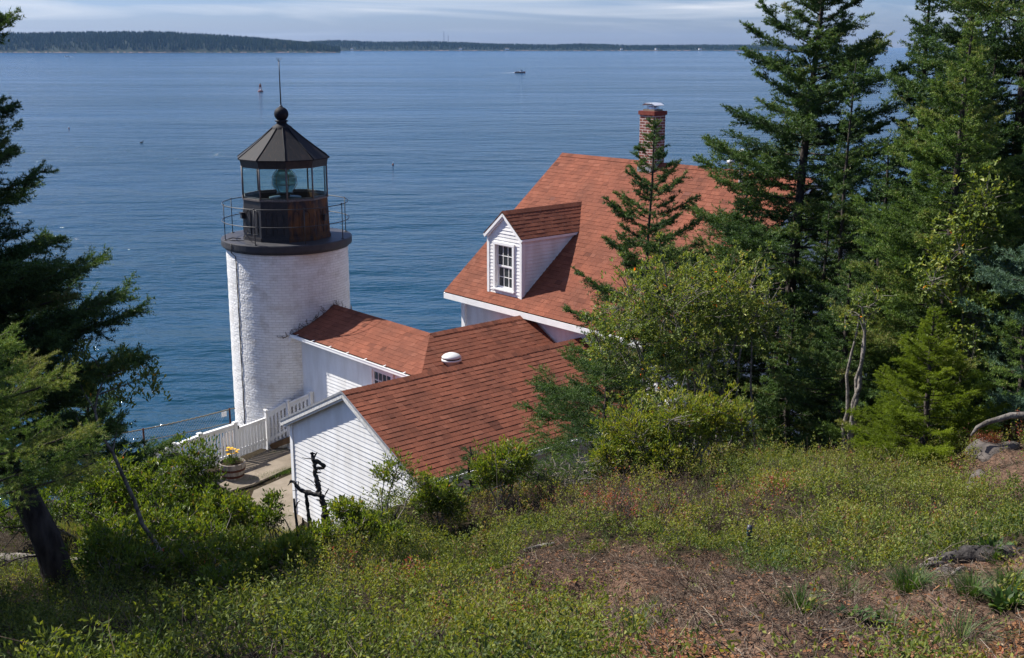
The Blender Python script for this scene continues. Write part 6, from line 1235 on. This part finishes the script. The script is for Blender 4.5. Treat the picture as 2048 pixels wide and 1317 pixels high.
# thin dry grass stalks standing in the heath
for k, (x0, y0, x1, y1, lb) in enumerate(((992, 1085, 989, 888, 'tall straw grass stalk in front of the shed eave'), (1790, 880, 1725, 845, 'bent straw stalk before the bright young spruce'), (1862, 890, 1838, 838, 'straw stalk leaning left of the rocks'), (540, 1100, 565, 1060, 'arching straw stalk among the left bushes'))):
    g = gpt(x0, y0); d = math.hypot(g[0], g[1]); q1 = at(x1, y1, d); s = np.linspace(0, 1, 8)[:, None]; q = g+(q1-g)*s+np.array([.02, 0, 0])*np.sin(s*3); b = B(); b.tube(q, np.linspace(.003, .0015, 8), 4)
    for f in (.86, .92, .97): b.tube([q1*f+g*(1-f), q1*f+g*(1-f)+np.array([.015, 0, .02])], .003, 4)
    o = b.build('grass_stalk', ['rope'], None, g); o.location = [float(v) for v in g]; tag(o, lb, 'grass stalk', 'dry grass stalks')
# planter flowers
T_ = Tubes(); rg = np.random.default_rng(8); e = empty('yellow_flowers', pb+np.array([0, 0, .41]), 0, 'yellow daisies growing in the half barrel planter', 'flowers'); heads = B()
C_ = rg.normal(0, .11, (120, 3)); C_[:, 2] = np.abs(C_[:, 2])*.5+.02; tri, i = leaves_at(C_, np.tile([[0, 0, 1.]], (120, 1)), 5, .05, .018, rg, .5); tri_mesh('foliage', tri, 'bayberry_leaf', np.r_[np.clip(rg.normal(.35, .15, len(i)), 0, .8)]*1 if False else np.tile(np.clip(rg.normal(.35, .15, len(i)), 0, .8), 2), e)
for k in range(16):
    h = rg.uniform(.22, .42); q = np.array([rg.normal(.02, .09), rg.normal(.02, .07), h]); T_.add([(q[0]*.4, q[1]*.4, 0), (q[0]*.7, q[1]*.7, h*.5), q], .005, 4)
    heads.lathe([(0, .012), (.018, .008), (.044, .014), (.0, .0)][::-1], 9, tuple(q), sm=False)
    C2 = q[None]*rg.uniform(.3, .9, (5, 1)); tri, i = leaves_at(C2, np.tile([[0, 0, 1.]], (5, 1)), 3, .05, .012, rg, .5)
T_.build('stem', 'shrub_leaf', e); heads.build('flower_heads', ['flower_yellow'], e)
b_ = None
# grass strip in the joint of the slabs and on the yard
def grass_line(p, q, n, seed, wdt, h=.09, name='yard_grass'):
    rg = np.random.default_rng(seed); t = rg.random(n)[:, None]; P = np.array(p)+(np.array(q)-np.array(p))*t; P[:, :2] += rg.normal(0, wdt, (n, 2)); H = h*rg.uniform(.4, 1.2, n); az = rg.uniform(0, 6.28, n); s = np.c_[np.cos(az), np.sin(az), np.zeros(n)]*.006; tip = P+np.c_[rg.normal(0, .03, (n, 2)), H]
    return tag(tri_mesh(name, np.stack([P-s, P+s, tip], 1), 'grass_blade', np.clip(rg.normal(.55, .2, n), 0, 1)), kind='stuff')
grass_line(atz(487, 968, ZG), atz(590, 938, ZG), 1500, 71, .10); grass_line(atz(540, 912, ZG), atz(600, 895, ZG), 500, 72, .06)
grass_line(W(5.2, -4.0, ZG), W(6.5, -5.6, ZG+.05), 2500, 73, .5, .12, 'dry_grass'); grass_line(W(2, -7.2, ZG-.1), W(5, -6, ZG), 5000, 74, .7, .12, 'lawn_grass')
P, px, py = scatter(200000, (-7, 0, 9, 24), 58, lambda P, px, py, b_, c_, rg: inpoly(px, py, [(100, 950), (480, 985), (600, 1010), (660, 1075), (600, 1150), (300, 1180), (60, 1150)]) & (rg.random(len(P)) < .35)); P = P[P[:, 2] > 5]; blades('hay_grass', P, 59, .16, .0035, .93)

# ================================================================ AIR
m = bpy.data.materials.new('haze'); m.use_nodes = True; t = m.node_tree
for n in list(t.nodes): t.nodes.remove(n)
o_ = t.nodes.new('ShaderNodeOutputMaterial'); v_ = t.nodes.new('ShaderNodeVolumePrincipled'); v_.inputs['Color'].default_value = (.28, .52, .92, 1); v_.inputs['Density'].default_value = HAZE; v_.inputs['Anisotropy'].default_value = .2
t.links.new(v_.outputs[0], o_.inputs['Volume']); MATS['haze'] = m
b = B(); b.box((0, 5500, 58), (21000, 11000, 122)); hz_ = b.build('haze', ['haze']); tag(hz_, kind='stuff'); hz_.visible_shadow = True
